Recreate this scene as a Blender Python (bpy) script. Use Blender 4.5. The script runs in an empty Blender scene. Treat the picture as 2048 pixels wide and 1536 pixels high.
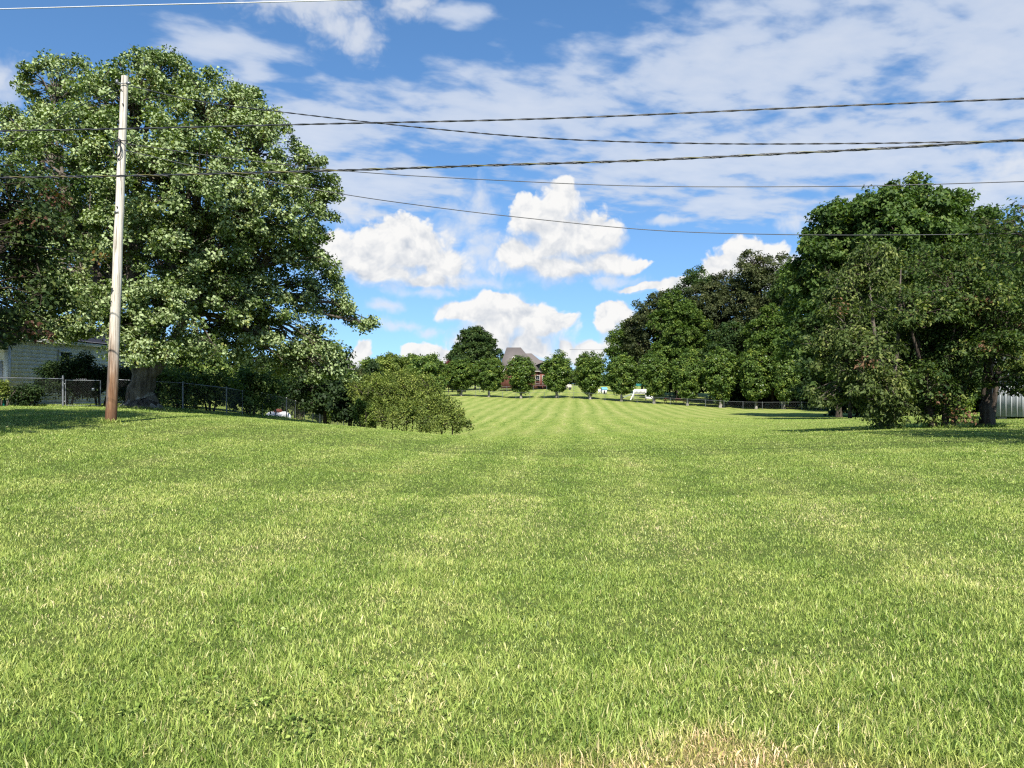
import bpy, math, random
import numpy as np
from mathutils import Vector

SC = bpy.context.scene
COL = SC.collection
R = math.radians
F, CX, CY, EYE = 1538.0, 1024.0, 768.0, 1.6      # photo geometry (2048 px wide), eye height in metres

# ------------------------------------------------------------------ camera, sun, colour management
SUN_EL, SUN_AZ = 44.0, -3.0          # sun stands behind the viewer; shadows run away across the lawn
cam = bpy.data.cameras.new('camera'); co = bpy.data.objects.new('camera', cam); COL.objects.link(co)
cam.lens = 36 * F / 2048; cam.sensor_width = 36; cam.clip_start = 0.1; cam.clip_end = 8000
co.location = (0, 0, EYE); co.rotation_euler = (R(90), 0, 0); SC.camera = co

sl = bpy.data.lights.new('sun', 'SUN'); so = bpy.data.objects.new('sun', sl); COL.objects.link(so)
sl.energy = 4.6; sl.angle = R(0.53); sl.color = (1.0, 0.95, 0.86)
sd = Vector((math.sin(R(SUN_AZ)) * math.cos(R(SUN_EL)), math.cos(R(SUN_AZ)) * math.cos(R(SUN_EL)), -math.sin(R(SUN_EL))))
so.rotation_euler = sd.to_track_quat('-Z', 'Y').to_euler()
vs = SC.view_settings
SC.display_settings.display_device = 'sRGB'
vs.view_transform = 'Standard'; vs.look = 'None'; vs.exposure = 1.05; vs.gamma = 1; vs.use_curve_mapping = False
cy = SC.cycles
cy.max_bounces = 7; cy.diffuse_bounces = 3; cy.transmission_bounces = 4; cy.glossy_bounces = 2; cy.transparent_max_bounces = 12
cy.use_adaptive_sampling = False
cy.use_denoising = False
cy.sample_clamp_indirect = 4.0
cy.pixel_filter_type = 'BLACKMAN_HARRIS'; cy.filter_width = 1.25

# ------------------------------------------------------------------ node helpers
class NT:
    def __init__(s, tree): s.t = tree; s.n = tree.nodes; s.l = tree.links
    def new(s, typ, **kw):
        n = s.n.new(typ)
        for k, v in kw.items(): setattr(n, k, v)
        return n
    def put(s, sock, v):
        if v is None: return
        if isinstance(v, bpy.types.NodeSocket): s.l.new(v, sock)
        else:
            if hasattr(sock.default_value, '__len__') and not hasattr(v, '__len__'): v = (v,) * len(sock.default_value)
            if hasattr(sock.default_value, '__len__') and len(sock.default_value) == 4 and len(v) == 3: v = (*v, 1)
            sock.default_value = v
    def m(s, op, a, b=None, c=None, clamp=False):
        n = s.new('ShaderNodeMath', operation=op); n.use_clamp = clamp
        for i, v in enumerate((a, b, c)):
            if v is not None: s.put(n.inputs[i], v)
        return n.outputs[0]
    def vm(s, op, a, b=None, scale=None):
        n = s.new('ShaderNodeVectorMath', operation=op); s.put(n.inputs[0], a)
        if b is not None: s.put(n.inputs[1], b)
        if scale is not None: s.put(n.inputs['Scale'], scale)
        return n.outputs['Value'] if op in ('LENGTH', 'DOT_PRODUCT', 'DISTANCE') else n.outputs[0]
    def mix(s, f, a, b, mode='MIX'):
        n = s.new('ShaderNodeMix', data_type='RGBA', blend_type=mode)
        s.put(n.inputs[0], f); s.put(n.inputs[6], a); s.put(n.inputs[7], b); return n.outputs[2]
    def rng(s, v, a, b, c=0.0, d=1.0, smooth=True):
        n = s.new('ShaderNodeMapRange'); n.interpolation_type = 'SMOOTHSTEP' if smooth else 'LINEAR'
        for i, x in enumerate((v, a, b, c, d)): s.put(n.inputs[i], x)
        return n.outputs[0]
    def noise(s, vec, scale, detail=4, rough=0.5, dist=0.0, out=0, lac=2.0):
        n = s.new('ShaderNodeTexNoise'); s.put(n.inputs['Vector'], vec)
        n.inputs['Scale'].default_value = scale; n.inputs['Detail'].default_value = detail
        n.inputs['Roughness'].default_value = rough; n.inputs['Distortion'].default_value = dist
        n.inputs['Lacunarity'].default_value = lac
        return n.outputs[out]
    def xyz(s, v):
        n = s.new('ShaderNodeSeparateXYZ'); s.put(n.inputs[0], v); return n.outputs
    def vec(s, x, y, z):
        n = s.new('ShaderNodeCombineXYZ')
        for i, v in enumerate((x, y, z)): s.put(n.inputs[i], v)
        return n.outputs[0]
    def ramp(s, v, stops):
        n = s.new('ShaderNodeValToRGB'); e = n.color_ramp.elements
        while len(e) < len(stops): e.new(0.5)
        for k, (p, c) in zip(e, stops): k.position = p; k.color = (*c, 1)
        s.put(n.inputs[0], v); return n.outputs[0]

def new_mat(name):
    m = bpy.data.materials.new(name); m.use_nodes = True
    t = NT(m.node_tree); t.n.clear()
    out = t.new('ShaderNodeOutputMaterial')
    return m, t, out.inputs[0]

def bsdf(t, color, rough=0.6, spec=0.3, metal=0.0, normal=None):
    b = t.new('ShaderNodeBsdfPrincipled')
    t.put(b.inputs['Base Color'], color); t.put(b.inputs['Roughness'], rough)
    b.inputs['Specular IOR Level'].default_value = spec; b.inputs['Metallic'].default_value = metal
    if normal is not None: t.put(b.inputs['Normal'], normal)
    return b.outputs[0]

def bump(t, h, strength=0.4, dist=0.02):
    n = t.new('ShaderNodeBump'); n.inputs['Strength'].default_value = strength; n.inputs['Distance'].default_value = dist
    t.put(n.inputs['Height'], h); return n.outputs[0]

def simple(name, c, rough=0.6, spec=0.3, metal=0.0, var=0.25, scale=6.0, stretch=(1, 1, 1), bmp=0.0):
    """a painted / plain surface with some uneven wear"""
    m, t, o = new_mat(name)
    tc = t.new('ShaderNodeTexCoord').outputs['Object']
    p = t.vm('MULTIPLY', tc, stretch)
    n = t.noise(p, scale, 5, 0.6); n2 = t.noise(p, scale * 7, 3, 0.6)
    k = t.m('ADD', t.m('MULTIPLY', n, 0.7), t.m('MULTIPLY', n2, 0.3))
    k = t.rng(k, 0.3, 0.7, 1 - var, 1 + var * 0.5)
    col = t.vm('SCALE', c, scale=k)
    t.l.new(bsdf(t, col, rough, spec, metal, bump(t, n2, bmp, 0.01) if bmp else None), o)
    return m

def leaf_mat(name, c0, c1, hi, rust, back=None, trans=0.3, rough=0.6, spec=0.2, tcol=None):
    m, t, o = new_mat(name)
    a = t.new('ShaderNodeAttribute'); a.attribute_name = 'tint'
    col = t.ramp(a.outputs['Fac'], [(0.0, c0), (0.6, c1), (0.9, hi), (0.94, rust), (1.0, rust)])
    if back is not None:
        g = t.new('ShaderNodeNewGeometry')
        col = t.mix(t.m('MULTIPLY', g.outputs['Backfacing'], t.rng(a.outputs['Fac'], 0.1, 0.6)), col, back)
    b = bsdf(t, col, rough, spec)
    tr = t.new('ShaderNodeBsdfTranslucent')
    t.put(tr.inputs[0], t.mix(1.0, col, tcol or (1.5, 1.7, 0.6), 'MULTIPLY'))
    mx = t.new('ShaderNodeMixShader'); mx.inputs[0].default_value = trans
    t.l.new(b, mx.inputs[1]); t.l.new(tr.outputs[0], mx.inputs[2]); t.l.new(mx.outputs[0], o)
    return m

def bark_mat(name, c0, c1, scale=6.0):
    m, t, o = new_mat(name)
    tc = t.new('ShaderNodeTexCoord').outputs['Object']
    p = t.vm('MULTIPLY', tc, (1, 1, 0.22))
    n = t.noise(p, scale, 6, 0.65); n2 = t.noise(p, scale * 5, 4, 0.6)
    col = t.mix(t.rng(n, 0.35, 0.65), c0, c1)
    h = t.m('ADD', n, t.m('MULTIPLY', n2, 0.5))
    t.l.new(bsdf(t, col, 0.9, 0.1, normal=bump(t, h, 0.9, 0.06)), o)
    return m

# ------------------------------------------------------------------ mesh builder
class MB:
    def __init__(s): s.v = []; s.f = []; s.n = 0; s.a = []
    def add(s, v, faces, tint=None):
        v = np.asarray(v, dtype=np.float64).reshape(-1, 3); fs = np.asarray(faces, dtype=np.int64)
        s.v.append(v); s.f.append(fs + s.n); s.n += len(v)
        s.a.append(np.full(len(fs), 0.5) if tint is None else np.asarray(tint, dtype=np.float64))
    def box(s, c, size, rz=0.0, taper=1.0):
        x, y, z = (q / 2 for q in size)
        v = np.array([[-x, -y, -z], [x, -y, -z], [x, y, -z], [-x, y, -z], [-x * taper, -y * taper, z], [x * taper, -y * taper, z], [x * taper, y * taper, z], [-x * taper, y * taper, z]])
        if rz:
            k, q = math.cos(rz), math.sin(rz); v = v @ np.array([[k, q, 0], [-q, k, 0], [0, 0, 1]])
        s.add(v + np.array(c), [[3, 2, 1, 0], [4, 5, 6, 7], [0, 1, 5, 4], [1, 2, 6, 5], [2, 3, 7, 6], [3, 0, 4, 7]])
    def bar(s, a, b, w, h):
        """square bar from a to b"""
        s.tube([a, b], [w / 1.414, w / 1.414], 4, rot=math.pi / 4)
    def tube(s, path, rad, sides=6, cap=True, rot=0.0):
        p = np.asarray(path, dtype=np.float64); n = len(p)
        if np.isscalar(rad): rad = [rad] * n
        tan = np.gradient(p, axis=0) if n > 2 else np.repeat((p[1] - p[0])[None], 2, 0)
        tan /= np.linalg.norm(tan, axis=1)[:, None] + 1e-12
        ref = np.array([0.0, 0, 1]) if abs(tan[0][2]) < 0.9 else np.array([1.0, 0, 0])
        ang = np.arange(sides) * 2 * math.pi / sides + rot
        vs_ = []
        u = np.cross(tan[0], ref)
        for i in range(n):
            u = u - tan[i] * np.dot(u, tan[i]); u /= np.linalg.norm(u) + 1e-12
            w = np.cross(tan[i], u)
            vs_.append(p[i] + rad[i] * (np.cos(ang)[:, None] * u + np.sin(ang)[:, None] * w))
        fs = []
        for i in range(n - 1):
            for j in range(sides):
                k = (j + 1) % sides
                fs.append([i * sides + j, i * sides + k, (i + 1) * sides + k, (i + 1) * sides + j])
        s.add(np.concatenate(vs_), fs)
        if cap:
            c0 = p[0]; c1 = p[-1]
            for c, ring, fl in ((c0, vs_[0], True), (c1, vs_[-1], False)):
                t = [[j, (j + 1) % sides, sides, sides] for j in range(sides)]
                s.add(np.vstack([ring, c]), [[a, b, c_, c_] for a, b, c_, _ in t])
    def twigs(s, a, b, ra, rb):
        """many straight 3-sided twigs at once"""
        a = np.asarray(a); b = np.asarray(b); n = len(a)
        if n == 0: return
        d = b - a; d /= np.linalg.norm(d, axis=1)[:, None] + 1e-9
        ref = np.where(np.abs(d[:, 2:3]) < 0.9, [[0, 0, 1.0]], [[1.0, 0, 0]])
        u = np.cross(d, ref); u /= np.linalg.norm(u, axis=1)[:, None] + 1e-9; w = np.cross(d, u)
        v = np.empty((n, 6, 3))
        for j in range(3):
            k = math.cos(j * 2.0944) * u + math.sin(j * 2.0944) * w
            v[:, j] = a + k * ra; v[:, 3 + j] = b + k * rb
        base = np.arange(n)[:, None, None] * 6
        f = np.array([[0, 1, 4, 3], [1, 2, 5, 4], [2, 0, 3, 5]])[None] + base
        s.add(v.reshape(-1, 3), f.reshape(-1, 4))
    def leaves(s, pos, nrm, tip, L, W, tint, fold=0.18):
        n = len(pos)
        nrm = nrm / (np.linalg.norm(nrm, axis=1)[:, None] + 1e-9)
        tip = tip - nrm * (tip * nrm).sum(1)[:, None]; tip /= np.linalg.norm(tip, axis=1)[:, None] + 1e-9
        side = np.cross(nrm, tip); L = np.broadcast_to(L, n)[:, None]; W = np.broadcast_to(W, n)[:, None]
        v = np.empty((n, 4, 3))
        v[:, 0] = pos - tip * L * 0.5; v[:, 2] = pos + tip * L * 0.5 - nrm * L * 0.12
        mid = pos - tip * L * 0.06 + nrm * W * fold
        v[:, 1] = mid + side * W * 0.5; v[:, 3] = mid - side * W * 0.5
        s.add(v.reshape(-1, 3), (np.arange(n)[:, None] * 4 + np.arange(4)[None]), tint)
    def mesh(s, name, smooth=False, tint=False):
        v = np.concatenate(s.v); f = np.concatenate(s.f) if s.f else np.zeros((0, 4), int)
        tri = f[:, 2] == f[:, 3]
        cnt = np.where(tri, 3, 4); keep = np.ones(f.shape, bool); keep[:, 3] = ~tri
        me = bpy.data.meshes.new(name)
        me.vertices.add(len(v)); me.vertices.foreach_set('co', v.astype(np.float32).ravel())
        li = f[keep]
        me.loops.add(len(li)); me.loops.foreach_set('vertex_index', li.astype(np.int32))
        me.polygons.add(len(f)); st = np.concatenate([[0], np.cumsum(cnt)[:-1]])
        me.polygons.foreach_set('loop_start', st.astype(np.int32))
        if smooth: me.polygons.foreach_set('use_smooth', np.ones(len(f), bool))
        if tint:
            at = me.attributes.new('tint', 'FLOAT', 'FACE'); at.data.foreach_set('value', np.concatenate(s.a).astype(np.float32))
        me.update(calc_edges=True)
        if not tint: me.validate()
        return me
    def build(s, name, mat, parent=None, smooth=False, tint=False):
        o = bpy.data.objects.new(name, s.mesh(name, smooth, tint)); COL.objects.link(o)
        o.data.materials.append(mat)
        if parent is not None: o.parent = parent
        return o

def tag(o, label=None, cat=None, group=None, kind=None):
    for k, v in (('label', label), ('category', cat), ('group', group), ('kind', kind)):
        if v: o[k] = v
    return o
def thing(name, label, cat, loc, rz=0.0, group=None):
    o = bpy.data.objects.new(name, None); COL.objects.link(o); o.empty_display_size = 0.3
    o.location = loc; o.rotation_euler = (0, 0, rz)
    return tag(o, label, cat, group)
def copy_tree(o, parent=None):
    c = o.copy(); COL.objects.link(c); c.parent = parent
    for ch in o.children: copy_tree(ch, c)
    return c

# ------------------------------------------------------------------ terrain (metres); heights measured from sight lines at known distances
def sight(px, py, d): return ((px - CX) / F * d, d, EYE + (CY - py) / F * d)
CTRL = [(0, 0, 0), (-3, 3, 0.03), (3, 3, 0), (0, 8, 0), (-10, 5, .22), (10, 5, .08), (-22, 5, .5), (22, 5, .25), (0, -12, 0), (-22, -12, .3), (22, -12, .2),
    (0, 15, -.05), (.5, 25, -.34), (1, 35, -.82), (2, 45, -1.4), (2, 60, -1.8), (4, 80, -1.98), (6, 100, -1.80), (7, 120, -1.55), (8, 143, -1.13), (10, 165, -.25), (12, 190, .4), (15, 260, .7),
    sight(222, 846, 20), sight(126, 815, 33), sight(275, 815, 31), sight(435, 830, 33), sight(570, 836, 44), sight(630, 848, 56), sight(708, 853, 75),
    (-24, 40, .62), (-25, 60, .2), (-40, 40, .6), (-22, 20, .75), (-40, 15, .9),
    sight(700, 853, 30), sight(840, 866, 30), (-4.5, 40, -1.3), (-3, 46, -1.55),
    sight(1775, 856, 26), sight(1878, 857, 26), sight(1980, 854, 26), sight(2000, 838, 34), (28, 26, .2), (30, 45, .0),
    sight(1600, 820, 118), sight(1510, 819, 125), sight(1390, 812, 131), sight(1250, 804, 137), sight(935, 792, 155), sight(940, 830, 90), sight(1040, 797, 149),
    sight(1600, 853, 42), sight(1700, 838, 60), sight(1500, 864, 36), sight(1320, 869, 36),
    (70, 120, -2.6), (60, 60, -1.2), (-60, 160, -.6), (-60, 100, -1.2), (-16, 110, -1.9), (-40, 240, .5), (60, 180, -.6), (60, 260, .6),
    (200, 300, .8), (-200, 300, .8), (0, 500, 1.0), (300, 0, .6), (-300, 0, 1.0), (400, 600, 1.0), (-400, 600, 1.0), (0, -200, 0), (0, 1500, 1.2), (1500, 1500, 1.2), (-1500, 1500, 1.2), (1500, 0, 1), (-1500, 0, 1), (0, -900, .5), (1500, -900, .5), (-1500, -900, .5)]
CTRL = np.array(CTRL)
WARP = lambda x: np.sign(x) * 40 * np.log1p(np.abs(x) / 40)       # compress far distances so the spline stays calm there
def _phi(r2): return 0.5 * r2 * np.log(r2 + 1e-9)
_P = np.stack([WARP(CTRL[:, 0]), WARP(CTRL[:, 1])], 1)
_n = len(_P)
_K = _phi(((_P[:, None] - _P[None]) ** 2).sum(-1)) + np.eye(_n) * 2.0
_A = np.zeros((_n + 3, _n + 3)); _A[:_n, :_n] = _K; _A[:_n, _n] = 1; _A[:_n, _n + 1:] = _P; _A[_n, :_n] = 1; _A[_n + 1:, :_n] = _P.T
_W = np.linalg.solve(_A, np.concatenate([CTRL[:, 2], [0, 0, 0]]))
def height(x, y):
    x = np.atleast_1d(np.asarray(x, float)); y = np.atleast_1d(np.asarray(y, float)); sh = x.shape
    q = np.stack([WARP(x.ravel()), WARP(y.ravel())], 1); out = np.empty(len(q))
    for i in range(0, len(q), 20000):
        b = q[i:i + 20000]
        out[i:i + 20000] = _phi(((b[:, None] - _P[None]) ** 2).sum(-1)) @ _W[:_n] + _W[_n] + b @ _W[_n + 1:]
    return out.reshape(sh)
def hz(x, y): return float(height(x, y)[0])
def spot(px, d):
    """the ground point a given distance away in the direction of a photo column"""
    x = (px - CX) / F * d; return (x, d, hz(x, d))
# ------------------------------------------------------------------ sky: Nishita blue with procedural clouds laid out by compass direction
def ang(px, py):
    u = math.atan((px - CX) / F); return u, (CY - py) / F * math.cos(u)
def blob_group(name, blobs, k):
    g = bpy.data.node_groups.new(name, 'ShaderNodeTree')
    g.interface.new_socket('P', in_out='INPUT', socket_type='NodeSocketVector')
    g.interface.new_socket('M', in_out='OUTPUT', socket_type='NodeSocketFloat')
    t = NT(g); gi = t.new('NodeGroupInput'); go = t.new('NodeGroupOutput'); acc = None
    for (px, py, rx, ry) in blobs:
        u, v = ang(px, py); ax = rx / F * math.cos(u); ay = ry / F
        n = t.new('ShaderNodeVectorMath', operation='MULTIPLY_ADD'); t.put(n.inputs[0], gi.outputs[0])
        n.inputs[1].default_value = (1 / ax, 1 / ay, 0); n.inputs[2].default_value = (-u / ax, -v / ay, 0)
        ln = t.vm('LENGTH', n.outputs[0])
        acc = ln if acc is None else t.m('SMOOTH_MIN', acc, ln, k)
    t.l.new(acc, go.inputs[0]); return g
def use(t, g, vec):
    n = t.new('ShaderNodeGroup'); n.node_tree = g; t.put(n.inputs[0], vec); return n.outputs[0]

CUMULUS = [
    (800, 505, 120, 62), (715, 520, 75, 48), (800, 462, 42, 38), (770, 545, 100, 34), (880, 530, 55, 45), (860, 562, 70, 25), (668, 500, 45, 40),
    (1115, 480, 92, 66), (1122, 402, 36, 44), (1062, 440, 48, 42), (1185, 478, 62, 52), (1110, 532, 100, 34), (1210, 520, 62, 30), (1262, 528, 42, 14), (1120, 455, 60, 60), (1045, 515, 50, 34),
    (1010, 640, 92, 44), (1000, 606, 55, 27), (925, 628, 52, 22), (1080, 655, 66, 34), (1060, 690, 86, 34), (1125, 645, 24, 14), (985, 676, 80, 40), (1130, 690, 22, 24),
    (1235, 625, 36, 30), (1212, 648, 27, 30), (1252, 655, 30, 30), (1225, 690, 30, 30),
    (1510, 525, 70, 44), (1450, 540, 42, 24), (1560, 550, 60, 50), (1370, 572, 60, 17), (1420, 560, 40, 16), (1290, 575, 55, 8),
    (718, 705, 26, 24), (700, 725, 50, 25), (850, 700, 42, 16), (880, 715, 60, 20), 
    (1165, 715, 50, 26), (1320, 740, 90, 30),
    (1165, 790, 40, 10)]
WISP = [(945, 430, 60, 70), (952, 385, 26, 44), (960, 505, 80, 60), (900, 470, 60, 60), (690, 420, 90, 40), (960, 565, 100, 20), (640, 10, 150, 70), (560, 10, 110, 40), (725, 80, 50, 60), (820, 5, 80, 40), (670, 60, 70, 50), (-10, 150, 60, 60), (2010, 330, 80, 50), (1580, 445, 50, 22), (1330, 445, 50, 12), (770, 616, 60, 16), (795, 652, 64, 15), (860, 665, 34, 12), (1290, 578, 70, 12), (1220, 560, 90, 20), (850, 590, 90, 16)]
COVER = [(1600, 120, 560, 150), (2000, 120, 300, 230), (1050, 215, 420, 100), (1350, 330, 420, 90), (1480, 410, 160, 40), (620, 260, 170, 90), (760, 370, 200, 80), (430, 90, 160, 45), (500, 140, 60, 60), (930, 30, 80, 30), (1700, 300, 500, 90), (1900, 400, 300, 60)]

w = bpy.data.worlds.new('World'); SC.world = w; w.use_nodes = True
t = NT(w.node_tree); t.n.clear()
wo = t.new('ShaderNodeOutputWorld'); bg = t.new('ShaderNodeBackground'); bg.inputs['Strength'].default_value = 0.1
t.l.new(bg.outputs[0], wo.inputs[0])
sky = t.new('ShaderNodeTexSky', sky_type='NISHITA')
sky.sun_disc = False; sky.sun_elevation = R(SUN_EL); sky.sun_rotation = R(180 + SUN_AZ)
sky.altitude = 200; sky.air_density = 1.0; sky.dust_density = 0.6; sky.ozone_density = 2.2
hs = t.new('ShaderNodeHueSaturation'); hs.inputs['Saturation'].default_value = 1.2; hs.inputs['Value'].default_value = 0.93
t.l.new(sky.outputs[0], hs.inputs['Color'])
d = t.vm('NORMALIZE', t.new('ShaderNodeTexCoord').outputs['Generated'])
x, y, z = t.xyz(d)
t.l.new(t.vm('NORMALIZE', t.vec(x, y, t.m('ADD', t.m('MULTIPLY', t.m('MAXIMUM', z, 0.0), 0.95), 0.13))), sky.inputs[0])   # clean, rain-washed air: little pale band at the horizon
hl = t.m('SQRT', t.m('ADD', t.m('MULTIPLY', x, x), t.m('MULTIPLY', y, y)))
U = t.m('ARCTAN2', x, y); V = t.m('DIVIDE', z, t.m('MAXIMUM', hl, 0.02))
P = t.vec(U, V, 0.0)
# high broken layer on a flat ceiling far above
zz = t.m('ADD', t.m('MAXIMUM', z, 0.0), 0.09)
Q = t.vec(t.m('DIVIDE', x, zz), t.m('DIVIDE', y, zz), 0.0)
rot = t.new('ShaderNodeVectorRotate', rotation_type='Z_AXIS'); t.put(rot.inputs['Vector'], Q); rot.inputs['Angle'].default_value = R(-24)
Qs = t.vm('MULTIPLY', rot.outputs[0], (1.0, 1.25, 1.0))
big = t.noise(t.vm('MULTIPLY', rot.outputs[0], (0.8, 1.5, 1.0)), 1.7, 6, 0.58, 0.4); fine = t.noise(Qs, 8.0, 4, 0.50, 0.15)
cov = t.m('SUBTRACT', 1.25, t.m('MINIMUM', use(t, blob_group('high_cover', COVER, 0.35), P), 1.45))
hsum = t.m('ADD', t.m('ADD', t.m('MULTIPLY', big, 0.38), t.m('MULTIPLY', fine, 0.62)), t.m('MULTIPLY', cov, 0.34))
ha = t.m('MULTIPLY', t.rng(hsum, 0.555, 0.79), 0.80)
hcol = t.mix(t.rng(hsum, 0.6, 1.0), (2.8, 3.25, 4.05), (3.6, 3.85, 4.3))
c = t.mix(ha, hs.outputs[0], hcol)
# cumulus
bgp = blob_group('cumulus_shapes', [(a_, b_, c_ * 1.22, d_ * 1.26) for a_, b_, c_, d_ in CUMULUS], 0.34)
def billow(p):
    vo = t.new('ShaderNodeTexVoronoi', feature='SMOOTH_F1', voronoi_dimensions='2D'); t.put(vo.inputs['Vector'], p)
    vo.inputs['Scale'].default_value = 34; vo.inputs['Detail'].default_value = 2.5; vo.inputs['Roughness'].default_value = 0.55; vo.inputs['Lacunarity'].default_value = 2.3; vo.inputs['Smoothness'].default_value = 0.35
    return t.m('ADD', t.m('MULTIPLY', t.m('SUBTRACT', 0.45, vo.outputs['Distance']), 0.55), t.m('MULTIPLY', t.m('SUBTRACT', t.noise(p, 26, 7, 0.56), 0.5), 1.15))
warp = t.vm('SCALE', t.vm('SUBTRACT', t.noise(P, 13, 4, 0.55, out=1), (0.5, 0.5, 0.5)), scale=0.045)
P2 = t.vm('ADD', P, warp)
P3 = t.vm('ADD', P2, (-0.006, 0.011, 0))
m1 = use(t, bgp, P2); m2 = use(t, bgp, t.vm('ADD', P2, (-0.006, 0.020, 0)))
b1 = billow(P2); b2 = billow(P3)
D = t.m('ADD', t.m('MULTIPLY', t.m('SUBTRACT', 1.05, m1), 1.5), t.m('MULTIPLY', b1, 0.85))
relief = t.m('MULTIPLY', t.m('SUBTRACT', b1, b2), 1.1)
top = t.m('MULTIPLY', t.m('SUBTRACT', m2, m1), 0.75)
light = t.m('ADD', t.m('ADD', 0.60, relief), t.m('MAXIMUM', t.m('MINIMUM', top, 0.35), -0.5), clamp=True)
soft = t.rng(top, -0.40, 0.35, 1.6, 0.30)
ca = t.m('POWER', t.rng(t.m('DIVIDE', t.m('SUBTRACT', D, -0.10), soft), 0.0, 1.0), 0.9)
ccol = t.mix(light, (2.75, 3.0, 3.4), (4.62, 4.6, 4.55))
wm = use(t, blob_group('thin_cloud', WISP, 0.3), P2)
wa = t.m('MULTIPLY', t.rng(t.m('ADD', t.m('SUBTRACT', 1.0, wm), t.m('MULTIPLY', b1, 0.9)), -0.25, 0.85), 0.75)
c = t.mix(wa, c, (3.9, 4.05, 4.3))
c = t.mix(ca, c, ccol)
t.l.new(c, bg.inputs['Color'])
w.cycles.sampling_method = 'MANUAL'; w.cycles.sample_map_resolution = 512
# ------------------------------------------------------------------ lawn: terrain sheet + mown grass blades
def lawn_group():
    g = bpy.data.node_groups.new('lawn_colour', 'ShaderNodeTree')
    for nm in ('Color', ): g.interface.new_socket(nm, in_out='OUTPUT', socket_type='NodeSocketColor')
    g.interface.new_socket('Dry', in_out='OUTPUT', socket_type='NodeSocketFloat')
    t = NT(g); go = t.new('NodeGroupOutput')
    p = t.new('ShaderNodeNewGeometry').outputs['Position']
    x, y, z = t.xyz(p)
    wob = t.m('MULTIPLY', t.m('SUBTRACT', t.noise(p, 0.13, 3, 0.55), 0.5), 2.2)
    a = R(4.7)
    s = t.m('ADD', t.m('SUBTRACT', t.m('MULTIPLY', x, math.cos(a)), t.m('MULTIPLY', y, math.sin(a))), wob)
    tri = t.m('PINGPONG', s, 1.05)                                  # mower passes, about a metre each
    stripe = t.rng(t.m('DIVIDE', tri, 1.05), 0.28, 0.72)
    ragged = t.m('ADD', t.m('MULTIPLY', t.noise(t.vm('MULTIPLY', p, (1.6, 0.10, 0)), 1.0, 4, 0.6), 0.55), t.m('MULTIPLY', t.noise(t.vm('MULTIPLY', p, (0.22, 0.9, 0)), 1.0, 4, 0.6), 0.45))
    edge = t.rng(t.m('DIVIDE', tri, 1.05), 0.80, 0.97); edge2 = t.rng(t.m('DIVIDE', tri, 1.05), 0.20, 0.04)
    stripe = t.m('ADD', t.m('ADD', t.m('MULTIPLY', stripe, 0.16), t.m('MULTIPLY', t.m('SUBTRACT', edge, edge2), t.rng(t.noise(p, 0.09, 3, 0.6), 0.4, 0.65, 0.05, 0.28))), t.m('MULTIPLY', ragged, 1.1))
    # cross passes on the slope towards the right hand trees
    s2 = t.m('ADD', t.m('ADD', t.m('MULTIPLY', y, 0.96), t.m('MULTIPLY', x, 0.28)), t.m('MULTIPLY', wob, 1.5))
    tri2 = t.rng(t.m('DIVIDE', t.m('PINGPONG', s2, 1.3), 1.3), 0.25, 0.75)
    rag2 = t.noise(t.vm('MULTIPLY', p, (0.15, 1.1, 0)), 1.0, 4, 0.6)
    tri2 = t.m('ADD', t.m('MULTIPLY', tri2, 0.45), t.m('MULTIPLY', rag2, 0.75))
    right = t.m('MULTIPLY', t.rng(x, 5, 13), t.rng(y, 75, 40))
    st = t.new('ShaderNodeMix'); t.put(st.inputs[0], right); t.put(st.inputs[2], stripe); t.put(st.inputs[3], tri2)
    far = t.m('ADD', 0.75, t.m('MULTIPLY', t.rng(y, 22, 55), 0.25))
    st = t.m('ADD', t.m('MULTIPLY', t.m('SUBTRACT', st.outputs[0], 0.62), far), 0.56)
    patch = t.noise(p, 0.35, 5, 0.62); patch2 = t.noise(p, 1.7, 4, 0.6); grain = t.noise(p, 9.0, 3, 0.7)
    k = t.m('ADD', st, t.m('MULTIPLY', t.m('SUBTRACT', patch, 0.5), 0.45))
    k = t.m('ADD', k, t.m('MULTIPLY', t.m('SUBTRACT', patch2, 0.5), 0.65))
    k = t.m('ADD', k, t.m('MULTIPLY', t.m('SUBTRACT', grain, 0.5), 1.05))
    col = t.ramp(k, [(0.0, (0.150, 0.220, 0.048)), (0.40, (0.250, 0.322, 0.080)), (0.70, (0.350, 0.394, 0.122)), (1.0, (0.450, 0.440, 0.190))])
    dryn = t.noise(t.vm('MULTIPLY', p, (0.35, 0.9, 0)), 0.55, 5, 0.62)
    dry = t.rng(t.m('ADD', dryn, t.m('MULTIPLY', t.m('SUBTRACT', grain, 0.5), 0.25)), 0.60, 0.74)
    # worn verge by the road, just in front of the viewer
    verge = t.rng(t.m('ADD', t.m('ADD', y, t.m('MULTIPLY', t.m('ABSOLUTE', t.m('SUBTRACT', x, 0.85)), 0.38)), t.m('MULTIPLY', t.m('SUBTRACT', patch2, 0.5), 0.65)), 3.66, 3.30)
    dry = t.m('MAXIMUM', t.m('MULTIPLY', dry, 0.6), t.m('MULTIPLY', verge, 0.85))
    col = t.mix(t.m('MULTIPLY', dry, 0.75), col, (0.40, 0.335, 0.135))
    t.l.new(col, go.inputs[0]); t.l.new(dry, go.inputs[1]); return g
LAWN = lawn_group()

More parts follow.
